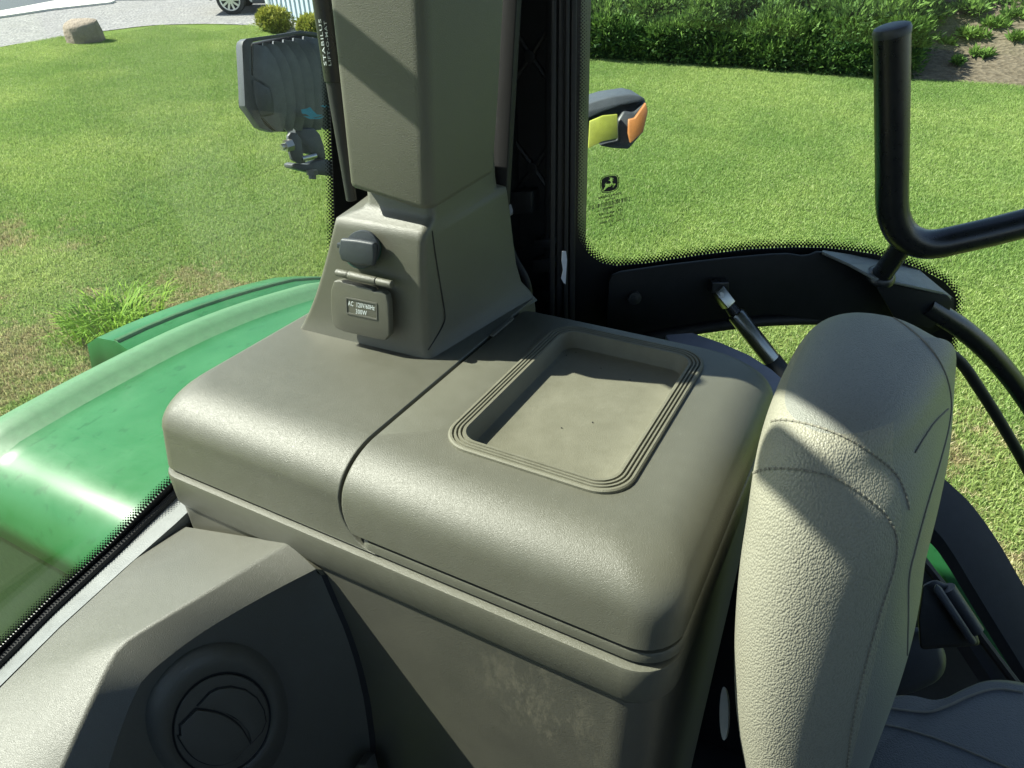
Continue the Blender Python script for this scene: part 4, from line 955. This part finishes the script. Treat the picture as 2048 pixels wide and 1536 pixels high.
# rubber edge moulding behind the trim
ed = [ax_(1018, -100, -.375), ay_(1013, 0, .69), ay_(995, 300, .71), ay_(1003, 440, .72), ay_(1018, 545, .725), ay_(1034, 600, .73)]
mold = thing('edge_moulding', 'dark rubber edge strip beside the pillar trim', 'rubber strip', ay_(1010, 200, .7))
mk('strip', *prism([ay_(a, b, .735) for a, b in ((980, -120), (1036, -120), (1034, 0), (1012, 400), (1006, 480), (1036, 620), (1000, 620), (966, 400), (960, 300), (970, 0))], (0, .012, 0)), 'rubber', mold, bev=.002)

# ---- ribbed black structure behind
rb = thing('ribbed_post_cover', 'black plastic post cover with diagonal cross ribs between pillar and door', 'post cover', ay_(1070, 300, .82))
RY = .86
rq = lambda px, py, y=RY: ay_(px, py, y)
mk('back_panel', *prism([rq(a, b) for a, b in ((960, -200), (1165, -200), (1150, 780), (930, 780))], (0, .03, 0)), 'black_rib', rb, smooth=False)
def rib(p, q, r_=.0035): return tubem([rq(*p, RY - .003), rq(*q, RY - .003)], r_, 6)
for p, q in (((1030, 60), (1062, 112)), ((1062, 112), (1106, 175)), ((1106, 40), (1062, 112)), ((1062, 112), (1024, 165)), ((1024, 275), (1068, 335)), ((1068, 335), (1108, 395)), ((1108, 275), (1068, 335)), ((1068, 335), (1020, 400)), ((1024, -120), (1060, -80)), ((1062, -80), (1106, -20))):
    mk('cross_rib', *rib(p, q), 'black_rib', rb)
for p in ((1062, 112), (1068, 335)): mk('boss', *discm(rq(*p, RY - .001), (0, -1, 0), .008, 16, .006), 'black_rib', rb, bev=.001)
mk('side_rail', *cat(*[prism([rq(a + o_, b, RY - .02) for a, b in ((1092, -200), (1106, -200), (1100, 720), (1086, 720))], (0, .02, 0)) for o_ in (0,)]), 'rubber', rb, bev=.002)
for (a, b, w_, h_) in ((1020, 384, 44, 44), (1066, 480, 36, 16), (1064, 520, 38, 26), (1062, 585, 40, 20)):
    mk('latch_block', *prism([rq(a, b, RY - .025), rq(a + w_, b - 2, RY - .025), rq(a + w_, b + h_, RY - .025), rq(a, b + h_, RY - .025)], (0, .024, 0)), 'black_rib', rb, bev=.003)
mk('wire_loom', *tubem(spline([rq(1008, 420, .80), rq(1020, 500, .80), rq(1050, 560, .80), rq(1056, 600, .80), rq(1050, 640, .8)], 6), .007, 10), 'rubber', rb)
mk('chrome_pin', *prism([rq(a, b, .795) for a, b in ((1044, 575), (1049, 590), (1049, 640), (1042, 640), (1041, 600))], (0, .004, 0)), 'sill_metal', rb)
mk('bright_glimpse', *prism([rq(a, b, .83) for a, b in ((1000, 402), (1010, 402), (1019, 412), (1023, 424), (1020, 433), (1000, 437))], (0, .01, 0)), 'pale_white', rb, bev=.002, label='small pale patch put in for bright outdoors behind the rubber strip')  # pale patch painted where bright outdoors shows through
lf = rq(1131, 505, .84)
mk('worn_tape', *prism([dp(a, b, -.030) for a, b in ((1124, 502), (1132, 502), (1134, 520), (1131, 568), (1127, 565), (1122, 556), (1126, 540), (1123, 522))], -DN * .001), 'pale_white', rb, smooth=False, label='scrap of pale tape on the seal')

# ---- window gas strut with lettering
ws = thing('window_gas_strut', 'black gas strut with white lettering left of the pillar trim', 'gas strut', ax_(665, 180, -.60))
A0 = ax_(640, -40, -.575); A1 = ax_(703, 400, -.575)
rs_ = np.linalg.norm(ax_(640, 20, -.575) - ax_(667, 20, -.575)) / 2
lA = lambda t: A0 + (A1 - A0) * t
mk('cylinder', *tubem([lA(-.3), lA(.42)], rs_ * 1.05, 24), 'black_smooth', ws)
mk('rod_sleeve', *tubem([lA(.42), lA(.425), lA(1.0)], [rs_ * 1.05, rs_ * .92, rs_ * .6], 20), 'black', ws)
def strut_text(s, pcs, h_px):
    V, F = textm(s, 1, True, 1.12); A_ = np.array(V); x0_, x1_ = A_[:, 0].min(), A_[:, 0].max(); y0_, y1_ = A_[:, 1].min(), A_[:, 1].max(); out_ = []
    (sx, sy), (ex, ey) = pcs; t = _n(np.array([ex - sx, ey - sy, 0.]))[:2]; nn = np.array([t[1], -t[0]])
    for p in V:
        u = (p[0] - x0_) / (x1_ - x0_); v = ((p[1] - y0_) / (y1_ - y0_) - .5) * h_px; q = np.array([sx + (ex - sx) * u, sy + (ey - sy) * u]) + nn * v
        out_.append(q)
    P_ = []
    tdir = _n(A1 - A0)
    for q in out_:
        r0 = W(q[0], q[1]); r0 = _n(r0)   # point on the cylinder surface
        w0 = CAM - A0; a_ = 1 - r0.dot(tdir) ** 2; b_ = 2 * (w0.dot(r0) - w0.dot(tdir) * r0.dot(tdir)); c_ = w0.dot(w0) - w0.dot(tdir) ** 2 - (rs_ * 1.06) ** 2; dis = max(0, b_ * b_ - 4 * a_ * c_)
        P_.append(CAM + r0 * ((-b_ - math.sqrt(dis)) / (2 * a_)))
    mk('lettering', P_, F, 'white_print', ws, smooth=False)
strut_text('STABILUS', ((651, 131), (639, 38)), 5.5); strut_text('LIFT-O-MAT', ((660, 131), (650, 42)), 5.5)

# ---- round 12 V socket cap and AC outlet cover, both on the boot's front face
FN = _n(np.cross(ay_(850, 700, .5405) - ay_(612, 640, .536), ay_(672, 432, .5445) - ay_(612, 640, .536)))
if FN.dot(CAM - np.array([-.5, .55, 2.67])) < 0: FN = -FN
FP0 = ay_(720, 560, .5400)
def fp(px, py, off=0): return apl(px, py, FP0 + FN * off, FN)
def fpoly(p, off=0): return [fp(a, b, off) for a, b in p]
def ell(cx, cy, ra, rb, tilt, n=36, a0=0, a1=360):
    o2 = []
    for j in range(n):
        t = math.radians(a0 + (a1 - a0) * j / n); x = ra * math.cos(t); y = rb * math.sin(t); c_, s_ = math.cos(tilt), math.sin(tilt); o2.append((cx + x * c_ - y * s_, cy + x * s_ + y * c_))
    return o2
sk = thing('socket_cap', 'round dark rubber cap over the power socket above the outlet cover', 'socket cap', fp(720, 500))
mk('ring', *prism(fpoly(ell(728, 498, 35, 37, 0), .0), FN * .006), 'capgreen', sk, bev=.001, label='green ring behind the cap')
mk('cap', *prism(fpoly(ell(727, 497, 34.5, 38, 0), .0065), FN * .004), 'capplastic', sk, bev=.001)
mk('grip', *prism(fpoly([(688, 474), (720, 477), (755, 483), (757, 500), (757, 515), (754, 529), (720, 526), (690, 518), (684, 500)], .0107), FN * .007), 'capplastic', sk, bev=.0025, seg=3)
mk('pull_tab', *prism(fpoly([(678, 484), (690, 485), (690, 496), (678, 494)], .008), FN * .004), 'capplastic', sk, bev=.001)
oc = thing('outlet_cover', 'hinged olive flap over the mains outlet marked AC 120V/60Hz 300W', 'outlet cover', fp(730, 610))
flap = [(678, 557), (690, 556), (700, 560), (754, 573), (756, 578), (772, 577), (782, 584), (786, 600), (788, 640), (788, 665), (780, 675), (762, 672), (700, 658), (682, 651), (674, 638), (672, 610), (672, 575)]
mk('flap', *prism(fpoly(flap, .006), FN * .009), 'olive', oc, bev=.0022, seg=3)
mk('hinge_barrel', *tubem([fp(674, 545, .014), fp(697, 550, .014)], .0042, 14), 'olive', oc, bev=.0006)
mk('hinge_barrel', *tubem([fp(698, 550, .0145), fp(753, 562.5, .0145)], .0046, 14), 'olive', oc, bev=.0006)
mk('hinge_barrel', *tubem([fp(754, 562.5, .014), fp(784, 569, .014)], .0042, 14), 'olive', oc, bev=.0006)
# recessed label frame: raised rim round the plate
fo = [(692, 594), (754, 606), (755, 640), (693, 627)]; fi = [(694, 597), (752, 608.5), (753, 637), (695, 624.5)]
for a in range(4):
    b = (a + 1) % 4; mk('label_rim', *prism(fpoly([fo[a], fo[b], fi[b], fi[a]], .0150), FN * .0007), 'olive_dark', oc)
def ftext(s, c, wd, ht, sl):
    V, F = textm(s, 1, True, 1.1); A_ = np.array(V); x0_, x1_ = A_[:, 0].min(), A_[:, 0].max(); y0_, y1_ = A_[:, 1].min(), A_[:, 1].max(); P_ = []
    for p in V:
        x = ((p[0] - x0_) / (x1_ - x0_) - .5) * wd; y = -((p[1] - y0_) / (y1_ - y0_) - .5) * ht + x * sl; P_.append(fp(c[0] + x, c[1] + y, .0156))
    mk('lettering', P_, F, 'white_print', oc, smooth=False)
ftext('AC  120V/60Hz', (722.5, 611), 53, 9.5, .19); ftext('300W', (722.5, 624.5), 22, 9.5, .19)

# ================================================================== LEFT FRONT VENT PANEL
vp = thing('vent_panel', 'angular olive panel with a round air vent at the lower left', 'vent panel', (-.45, .2, 2.3))
# top facet / ridge / second fold / outer edge, measured on real heights (x from the box front forwards)
T0 = [az_(347, 1050, 2.458), ax_(243, 1144, -.606), ax_(120, 1256, -.602), ax_(0, 1376, -.598), ax_(-160, 1540, -.594), ax_(-400, 1790, -.59)]
zr = lambda t: 2.514 - .004 * t
T1 = [az_(575, 1086, 2.512), az_(480, 1143, 2.512), az_(390, 1197, 2.511), az_(300, 1250, 2.509), az_(240, 1290, 2.506), az_(210, 1340, 2.497), az_(165, 1440, 2.480), az_(122, 1540, 2.462), az_(70, 1660, 2.44)]
T2 = [az_(632, 1138, 2.4970), az_(560, 1175, 2.4945), az_(470, 1225, 2.4920), az_(385, 1278, 2.4890), az_(300, 1345, 2.4840), az_(272, 1385, 2.4740), az_(245, 1450, 2.4580), az_(215, 1540, 2.4380), az_(180, 1660, 2.41)]
T3 = []
edgeR = [(642, 1150), (665, 1205), (690, 1262), (712, 1330), (728, 1400), (738, 1470), (744, 1540), (748, 1620), (750, 1700)]
T3 = [ay_(a, b, .3290 + .0000 * i) for i, (a, b) in enumerate(edgeR)]
def resamp(P, n):
    P = np.array(P); L_ = np.r_[0, np.cumsum(np.linalg.norm(np.diff(P, axis=0), axis=1))]; s = np.linspace(0, L_[-1], n); return [np.array([np.interp(q, L_, P[:, i]) for i in range(3)]) for q in s]
N_ = 26
r0 = resamp(T0, N_); r1 = resamp(spline(T1, 4), N_); r2 = resamp(spline(T2, 4), N_)
# shaded face: a grid between fold T2 and the right/lower border, bulging away from the sun
bord = [T2[0]] + T3
def facegrid(u, v):   # u along fold, v away from it
    pass
def toward(P, Q, d): return [p + _n(q - p) * min(d, np.linalg.norm(q - p) * .45) for p, q in zip(P, Q)]
dn_ = np.array([0, 0, -.0007])
top1 = [r0, toward(r1, r0, .05), toward(r1, r0, .0035), [p + dn_ for p in r1], toward(r1, r2, .0035), toward(r2, r1, .003), [p + dn_ * .5 for p in r2]]
mk('upper_facets', *loftm(top1, False, False, False), 'olive_dark', vp, sharp=70, label='sunlit upper facets')
# face plane through fold ends and lower right
b3 = resamp(T3, N_)
low_end = az_(330, 1900, 2.15)
rows = []
VC = (438, 1440)
e3 = T3[:]  # right edge, from top to bottom
fold = resamp(spline(T2, 4), N_); right = resamp(T3, N_)
K = 14
for k_ in range(K + 1):
    t = k_ / K; row = []
    for i in range(N_):
        s = i / (N_ - 1)
        a = fold[i]; b = right[i]
        p = a + (b - a) * t
        p = p + np.array([-.010, -.004, -.020]) * math.sin(math.pi * t) * min(1, s * 4 + .1)   # concave dish
        row.append(p)
    rows.append(row)
mk('side_face', *loftm(rows, False, False, False), 'olive_dark', vp, sharp=60, label='shaded side face around the vent')
mk('edge_return', *loftm([right, [p + np.array([.0035, .0055, -.004]) for p in right]], False, False, False), 'dark', vp)
mk('back_edge', *loftm([[T0[0], T1[0], T2[0], T3[0]], [p + np.array([.003, .012, -.012]) for p in (T0[0], T1[0], T2[0], T3[0])]], False, False, False), 'olive_dusty', vp)
# round vent
def raycast_rows(px, py):
    o_ = CAM; d_ = _n(W(px, py)); best = None
    for k_ in range(K):
        for i in range(N_ - 1):
            for tri in ((rows[k_][i], rows[k_ + 1][i], rows[k_ + 1][i + 1]), (rows[k_][i], rows[k_ + 1][i + 1], rows[k_][i + 1])):
                e1 = tri[1] - tri[0]; e2 = tri[2] - tri[0]; h = np.cross(d_, e2); a = e1.dot(h)
                if abs(a) < 1e-12: continue
                f_ = 1 / a; s_ = o_ - tri[0]; u = f_ * s_.dot(h); q = np.cross(s_, e1); v = f_ * d_.dot(q)
                if u >= -1e-6 and v >= -1e-6 and u + v <= 1.000001:
                    t = f_ * e2.dot(q)
                    if t > 0 and (best is None or t < best): best = t
    return None if best is None else o_ + d_ * best
pc = raycast_rows(*VC)
if pc is None: pc = ax_(*VC, -.43)
hits = [raycast_rows(438 + 150 * math.cos(a), 1430 + 130 * math.sin(a)) for a in np.linspace(0, 2 * math.pi, 25)]
hits = np.array([h for h in hits if h is not None] + [pc]); hc = hits.mean(0); vn = np.linalg.svd(hits - hc)[2][2]; vn = vn if vn.dot(CAM - hc) > 0 else -vn
pc = hc + vn * .005
def vpt(px, py, off=0): return apl(px, py, pc + vn * off, vn)
vent = thing('air_vent', 'round closed air vent with a curved flap in the shaded panel', 'air vent', pc)
def vring(cx, cy, ra, rb, tilt, off, n=48): return [vpt(a, b, off) for a, b in ell(cx, cy, ra, rb, tilt, n)]
TL = math.radians(-52)
rg = [vring(430, 1440, 185, 158, TL, -.045), vring(432, 1440, 172, 146, TL, -.010), vring(434, 1440, 160, 136, TL, -.004), vring(436, 1441, 146, 124, TL, .001), vring(439, 1443, 132, 114, TL, .0042), vring(441, 1444, 122, 105, TL, .0046), vring(442, 1445, 112, 97, TL, .0025), vring(443, 1446, 107, 93, TL, .0005)]
mk('bezel', *loftm(rg, False, False), 'olive_dark', vent, sharp=50, label='raised round bezel')
mk('socket', *loftm([vring(443, 1446, 108, 94, TL, .0010), vring(443, 1446, 101, 88, TL, -.001), vring(443, 1446, 99, 86, TL, -.006)], False, True), 'dark', vent)
mk('vent_ring', *loftm([vring(443, 1447, 104, 91, TL, -.004), vring(443, 1447, 103, 90, TL, .0012), vring(443, 1447, 101, 88, TL, .0020), vring(443, 1447, 70, 60, TL, .0019)], False, True), 'olive_dark', vent, sharp=40)
def vpoly(p, o_): return [vpt(a, b, o_) for a, b in p]
f1 = [(395, 1414), (420, 1384), (450, 1376), (490, 1383), (518, 1407), (528, 1437), (524, 1459), (500, 1483), (493, 1459), (472, 1437), (440, 1421)]
f2 = [(360, 1449), (392, 1418), (438, 1426), (468, 1443), (488, 1464), (495, 1489), (467, 1519), (440, 1528), (400, 1524), (372, 1500), (360, 1475)]
sm_ = lambda p: [tuple(q[:2]) for q in spline([(a, b, 0) for a, b in p + p[:1]], 4)[:-1]]
f1 = [(395, 1412), (420, 1385), (436, 1377), (462, 1374), (490, 1380), (512, 1396), (526, 1420), (530, 1442), (522, 1462), (502, 1484)] + sm_([(497, 1462), (478, 1440), (455, 1426), (425, 1417)])[:13]
f2 = [(360, 1450), (392, 1418)] + sm_([(410, 1420), (440, 1427), (468, 1443), (486, 1463), (494, 1488)])[:17] + [(494, 1490), (468, 1518)] + sm_([(445, 1527), (418, 1527), (390, 1515), (370, 1494), (361, 1470)])[:17]
mk('flap', *prism(vpoly(f1, .0022), vn * .0016), 'olive_dark', vent, bev=.0014)
mk('flap', *prism(vpoly(f2, .0022), vn * .0022), 'olive_dark', vent, bev=.0014)
def grow(p, k_): c_ = np.mean(np.array(p), axis=0); return [tuple(c_ + (np.array(q) - c_) * (1 + 3.2 / np.linalg.norm(np.array(q) - c_))) for q in p]
mk('flap_gap', *cat(prism(vpoly(grow(f1, 1.05), .0021), vn * .0003), prism(vpoly(grow(f2, 1.04), .0022), vn * .0003)), 'dark', vent)
# dark lower corner piece at the bottom of the frame
mk('lower_cover', *prism([ay_(a, b, .322) for a, b in ((690, 1560), (735, 1500), (752, 1502), (765, 1560), (760, 1700), (640, 1700))], (0, -.02, 0)), 'olive_dark', vp, bev=.004)

# ================================================================== SEAT
seat = thing('passenger_seat', 'beige leather seat back beside the console, sunlit on its near side', 'seat', (.03, .7, 2.0))
def sring(z, xl, xr, xo, yo, yn, yf, sh=0.0, ms=0.0):
    w_ = xr - xl; P = [(xl, yn + .026), (xl + .014, yn + .005), (xl + w_ * .38, yn - .007), (xl + w_ * .68, yn + .003), (xr, yn + .032), ((xr + xo) / 2 + .004, (yn + yo) / 2), (xo, yo), (xo + .001, (yo + yf) / 2), (xo - .005, yf - .035), (xo - .035, yf), ((xl + xo) / 2, yf + .004), (xl + .03, yf), (xl + .004, yf - .035), (xl, yf - .10), (xl - .001, yn + .09)]
    c = np.array([(xl + xo) / 2, (yn + yf) / 2])
    return [(p[0] + (c[0] - p[0]) * sh, p[1] + (c[1] - p[1]) * sh, z) for p in P]
def edge_x(poly, y, z):
    """x where the photographed outline crosses height z in the plane at depth y"""
    P = [ay_(a, b, y) for a, b in spline2(poly)]
    zz = np.array([p[2] for p in P]); xx = np.array([p[0] for p in P]); k_ = np.argsort(zz); return float(np.interp(z, zz[k_], xx[k_]))
def spline2(poly): return [tuple(p[:2]) for p in spline([(a, b, 0) for a, b in poly], 6)]
PL = [(1508, 922), (1492, 1000), (1475, 1080), (1462, 1160), (1456, 1250), (1453, 1350), (1457, 1440), (1478, 1536), (1505, 1640), (1540, 1760), (1575, 1900)]
PR = [(1782, 940), (1800, 965), (1814, 1005), (1817, 1050), (1810, 1110), (1790, 1200), (1765, 1300), (1740, 1400), (1715, 1500), (1690, 1600), (1665, 1700), (1640, 1850)]
PO = [(1903, 770), (1908, 840), (1900, 920), (1885, 1000), (1865, 1080), (1842, 1150), (1843, 1200), (1842, 1262), (1816, 1325), (1785, 1400), (1742, 1500), (1715, 1580), (1690, 1680), (1665, 1850)]
SR = []
for z, yn, sp_k in ((2.10, .345, .10), (2.20, .346, .10), (2.30, .348, .10), (2.38, .350, .11), (2.45, .352, .12), (2.51, .354, .14), (2.56, .358, .16), (2.61, .366, .18), (2.65, .374, .19), (2.685, .384, .19), (2.71, .396, .18)):
    xl = edge_x(PL, yn + .02, z); xr = edge_x(PR, yn + .03, z); yo = yn + sp_k; xo = edge_x(PO, yo, z); 
    if z > 2.66: xl = -.046; 
    SR.append(sring(z, xl, xr, max(xo, xr + .006), yo, yn, .625))
    print('SEAT', z, round(xl, 3), round(xr, 3), round(xo, 3), yo)
tp = SR[-1]
def lift(ring, sh, z, tilt=.0):
    c = np.mean(np.array(ring), axis=0); return [(p[0] + (c[0] - p[0]) * sh, p[1] + (c[1] - p[1]) * sh, z + tilt * (p[1] - c[1])) for p in ring]
def tilt_ring(ring, k_): return [(p[0], p[1], p[2] - k_ * (p[1] - .36)) for p in ring]
SR = [tilt_ring(r, .0 * max(0, min(1, (r[0][2] - 2.3) / .35))) for r in SR]
tp = SR[-1]
def cap_ring(sh, dz):
    c = np.mean(np.array(tp), axis=0); return [(p[0] + (c[0] - p[0]) * sh, p[1] + (c[1] - p[1]) * sh, p[2] + dz) for p in tp]
SR += [cap_ring(.05, .012), cap_ring(.15, .022), cap_ring(.34, .030), cap_ring(.62, .034), cap_ring(.9, .035)]
V, F = loftm(SR, True, True); nr = 15
midx = []
for f in F:
    ring = min(f) // nr; midx.append(1 if (len(f) == 4 and ring >= 12) or (len(f) != 4 and min(f) > nr) or (len(f) == 4 and (min(f) % nr) in (4, 5, 6, 7)) else 0)
sb = mk('backrest', V, F, 'leather', seat, sub=3, mats=['leather', 'leather_top'], matidx=midx, sharp=180)
# seam helpers: find the surface by casting onto the evaluated subdivided mesh
bpy.context.view_layer.update()
dg = bpy.context.evaluated_depsgraph_get()
from mathutils.bvhtree import BVHTree
def bvh(o):
    e = o.evaluated_get(dg); me = e.to_mesh(); mw = o.matrix_world
    t = BVHTree.FromPolygons([mw @ v.co for v in me.vertices], [tuple(p.vertices) for p in me.polygons]); e.to_mesh_clear(); return t
tb_ = bvh(sb)
def onseat(px, py, lift_=.0005, tree=None):
    d_ = Vector(_n(W(px, py))); h = (tree or tb_).ray_cast(Vector(CAM), d_)
    return None if h[0] is None else np.array(h[0]) + np.array(h[1]) * lift_
def seam(name, pts, parent=seat, r_=.0009, tree=None, mat='thread', lift_=.0002, stitches=0):
    P = [onseat(p[0], p[1], lift_, tree) for p in spline([(a, b, 0) for a, b in pts], 8)]; P = [p for p in P if p is not None]
    if len(P) < 3: return
    mk(name, *tubem(P, r_, 6), mat, parent)
    if stitches:
        ms = []; q = resamp(P, stitches)
        for a, b in zip(q[::2], q[1::2]): ms.append(tubem([a + (b - a) * .15, a + (b - a) * .85], r_ * 1.6, 5))
        o_ = mk('stitches', *cat(*ms), 'leather', parent); o_['kind'] = 'stuff'
seam('seam', [(1542, 843), (1565, 840), (1600, 845), (1645, 857), (1700, 880), (1749, 911), (1790, 946), (1810, 985), (1818, 1020)], r_=.0007, stitches=60)
seam('seam', [(1503, 947), (1530, 939), (1564, 937), (1631, 945), (1690, 967), (1749, 1008), (1779, 1040), (1794, 1083), (1787, 1140), (1757, 1236), (1723, 1362), (1705, 1451), (1692, 1550)], r_=.0007, stitches=150)
seam('seam', [(1740, 618), (1794, 640), (1850, 685), (1885, 735), (1901, 790), (1898, 850), (1878, 930), (1853, 1014), (1831, 1096), (1818, 1155), (1816, 1240), (1814, 1310)], r_=.0007)
seam('seam', [(1896, 818), (1868, 846), (1845, 880), (1830, 905)], r_=.0007)
mk('tilt_lever', *loftm([[adp(a, b, .655) for a, b in ell(1448, 1427, k1, k2, 0, 24)] for k1, k2 in ((9, 54), (9, 54))][:1] + [[adp(a, b, .655 + dd) for a, b in ell(1449, 1427, 9 + 1, 53, 0, 24)] for dd in (.004, .02)] + [[adp(a, b, .68) for a, b in ell(1452, 1427, 8, 50, 0, 24)]]), 'seatlever', seat, label='pale plastic recline lever on the seat side')
# seat cushion
def cring(z, x0, x1, y0, y1, d): return rrect(x0 + d, x1 - d, y0 + d, y1 - d, z, .07)
CZ = 2.27
cz_ = lambda px, py: az_(px, py, CZ)
cu_out = [(1660, 1436), (1742, 1412), (1790, 1404), (1840, 1414), (1880, 1410), (1925, 1388), (1975, 1372), (2048, 1378), (2200, 1420), (2330, 1800), (1560, 1800)]
C0 = spline([cz_(a, b) for a, b in cu_out + cu_out[:1]], 5)[:-1]; cc = np.mean(C0, axis=0)
def cr_(k_, z): return [(cc[0] + (p[0] - cc[0]) * k_, cc[1] + (p[1] - cc[1]) * k_, z) for p in C0]
cu_o = mk('seat_cushion', *loftm([cr_(.93, CZ - .12), cr_(.99, CZ - .09), cr_(1.0, CZ - .04), cr_(1.0, CZ - .012), cr_(.985, CZ + .004), cr_(.93, CZ + .016), cr_(.8, CZ + .022)]), 'leather_shade', seat, sharp=80, label='leather seat cushion with shade put into its grey colour')  # cushion shade is in the leather colour
bpy.context.view_layer.update(); dg = bpy.context.evaluated_depsgraph_get(); tc_ = bvh(cu_o)
seam('cushion_seam', [(1770, 1415), (1850, 1424), (1895, 1412), (1940, 1392), (1990, 1378), (2045, 1384)], r_=.0014, tree=tc_)
seam('cushion_seam', [(1765, 1448), (1810, 1458), (1880, 1480), (1960, 1512), (2040, 1545)], r_=.0012, tree=tc_)

seam('panel_seam', [(864, 462), (868, 490), (874, 530), (884, 590), (890, 632), (885, 652), (872, 675), (856, 700)], parent=boot, r_=.0007, tree=bvh(cshell), mat='dark')
# ================================================================== SILL, BUCKLE, REFLECTIVE STRIP AT LOWER RIGHT
sp2 = thing('door_sill', 'dark curved door sill panel between seat and lawn at the lower right', 'door sill', adp(1960, 1150, 1.2))
def strip(pa_, pb_, d_, name, mat, par, thick=.03, lab=None, seal=None):
    A_ = [adp(a, b, d_) for a, b in pa_]; B_ = [adp(a, b, d_) for a, b in pb_]; A_ = spline(A_, 6); B_ = spline(B_, 6)
    n_ = np.array([0, 0, -thick]); mid = [(a + b) / 2 + np.array([0, 0, .004]) for a, b in zip(A_, B_)]
    mk(name, *loftm([[a + n_ for a in A_], A_, mid, B_, [b + n_ for b in B_]], False, False, False), mat, par, label=lab)
strip([(1800, 880), (1900, 968), (1945, 1012), (1992, 1077), (2035, 1150), (2080, 1230), (2140, 1350)], [(1740, 940), (1862, 1052), (1900, 1098), (1950, 1180), (2000, 1262), (2045, 1335), (2110, 1450)], 1.22, 'outer_panel', 'charcoal', sp2, lab='outer dark panel bordering the grass')
strip([(1740, 960), (1850, 1110), (1880, 1150), (1930, 1212), (1985, 1290), (2052, 1378), (2110, 1460)], [(1720, 1010), (1835, 1160), (1870, 1200), (1920, 1265), (1970, 1340), (2030, 1430), (2090, 1520)], 1.16, 'inner_panel', 'charcoal', sp2)
mk('sill_seal', *tubem(spline([adp(a, b, 1.145) for a, b in ((1835, 1110), (1870, 1152), (1920, 1218), (1975, 1292), (2045, 1385), (2100, 1460))], 6), .0075, 8), 'rubber', sp2, label='black seal line')
gp = thing('lower_fender_strip', 'narrow glossy green fender strip between the two dark sill panels', 'fender strip', adp(1940, 1180, 1.4))
strip([(1780, 960), (1870, 1040), (1925, 1110), (1985, 1200), (2060, 1315), (2120, 1400)], [(1760, 1040), (1850, 1110), (1905, 1175), (1965, 1265), (2040, 1375), (2100, 1460)], 1.36, 'green_strip', 'green', gp)
bu = thing('belt_buckle_cover', 'black padded belt buckle cover beside the seat cushion', 'buckle cover', adp(1900, 1220, 1.02))
q = [(1845, 1168), (1870, 1158), (1900, 1170), (1955, 1270), (1962, 1292), (1950, 1292), (1840, 1300), (1835, 1240)]
mk('padded_flap', *prism([adp(a, b, 1.00) for a, b in q], _n(W(1900, 1220)) * .035), 'black', bu, bev=.006, seg=3)
mk('fold', *prism([adp(a, b, .985) for a, b in ((1872, 1166), (1884, 1176), (1955, 1284), (1950, 1292), (1938, 1288), (1866, 1180))], _n(W(1900, 1220)) * .012), 'charcoal', bu, bev=.003)
mk('roll', *tubem([adp(1893, 1176, 1.0), adp(1950, 1262, 1.0)], .012, 14), 'charcoal', bu)
cupc = thing('side_bolster_cover', 'dark rounded plastic cover below the buckle', 'plastic cover', adp(1840, 1320, 1.05))
cr2 = [adp(a, b, 1.06) for a, b in ((1800, 1260), (1850, 1250), (1888, 1290), (1896, 1330), (1880, 1362), (1830, 1385), (1770, 1400), (1760, 1320))]
mk('rounded_cover', *prism(cr2, _n(W(1840, 1320)) * .08), 'charcoal', cupc, bev=.02, seg=4)
# dark lower right backdrop of the cab side (solid wall under the sill)
mk('right_lower_wall', *prism([adp(1700, 1050, 1.32), adp(1850, 1165, 1.32), adp(1960, 1300, 1.32), adp(2110, 1500, 1.32), adp(2110, 1800, 1.32), adp(1600, 1800, 1.32)], (0, .02, 0)), 'dark', cab)
# grey rear ledge seen past the console's far right corner
lg = thing('rear_ledge', 'pale lilac grey ledge glimpsed behind the console by the strut', 'ledge', az_(1500, 720, 2.58))
mk('ledge_panel', *prism([az_(a, b, 2.575) for a, b in ((1330, 668), (1385, 664), (1440, 683), (1500, 709), (1545, 738), (1575, 765), (1560, 840), (1400, 800))], (0, 0, -.02)), 'lilac', lg, bev=.003)
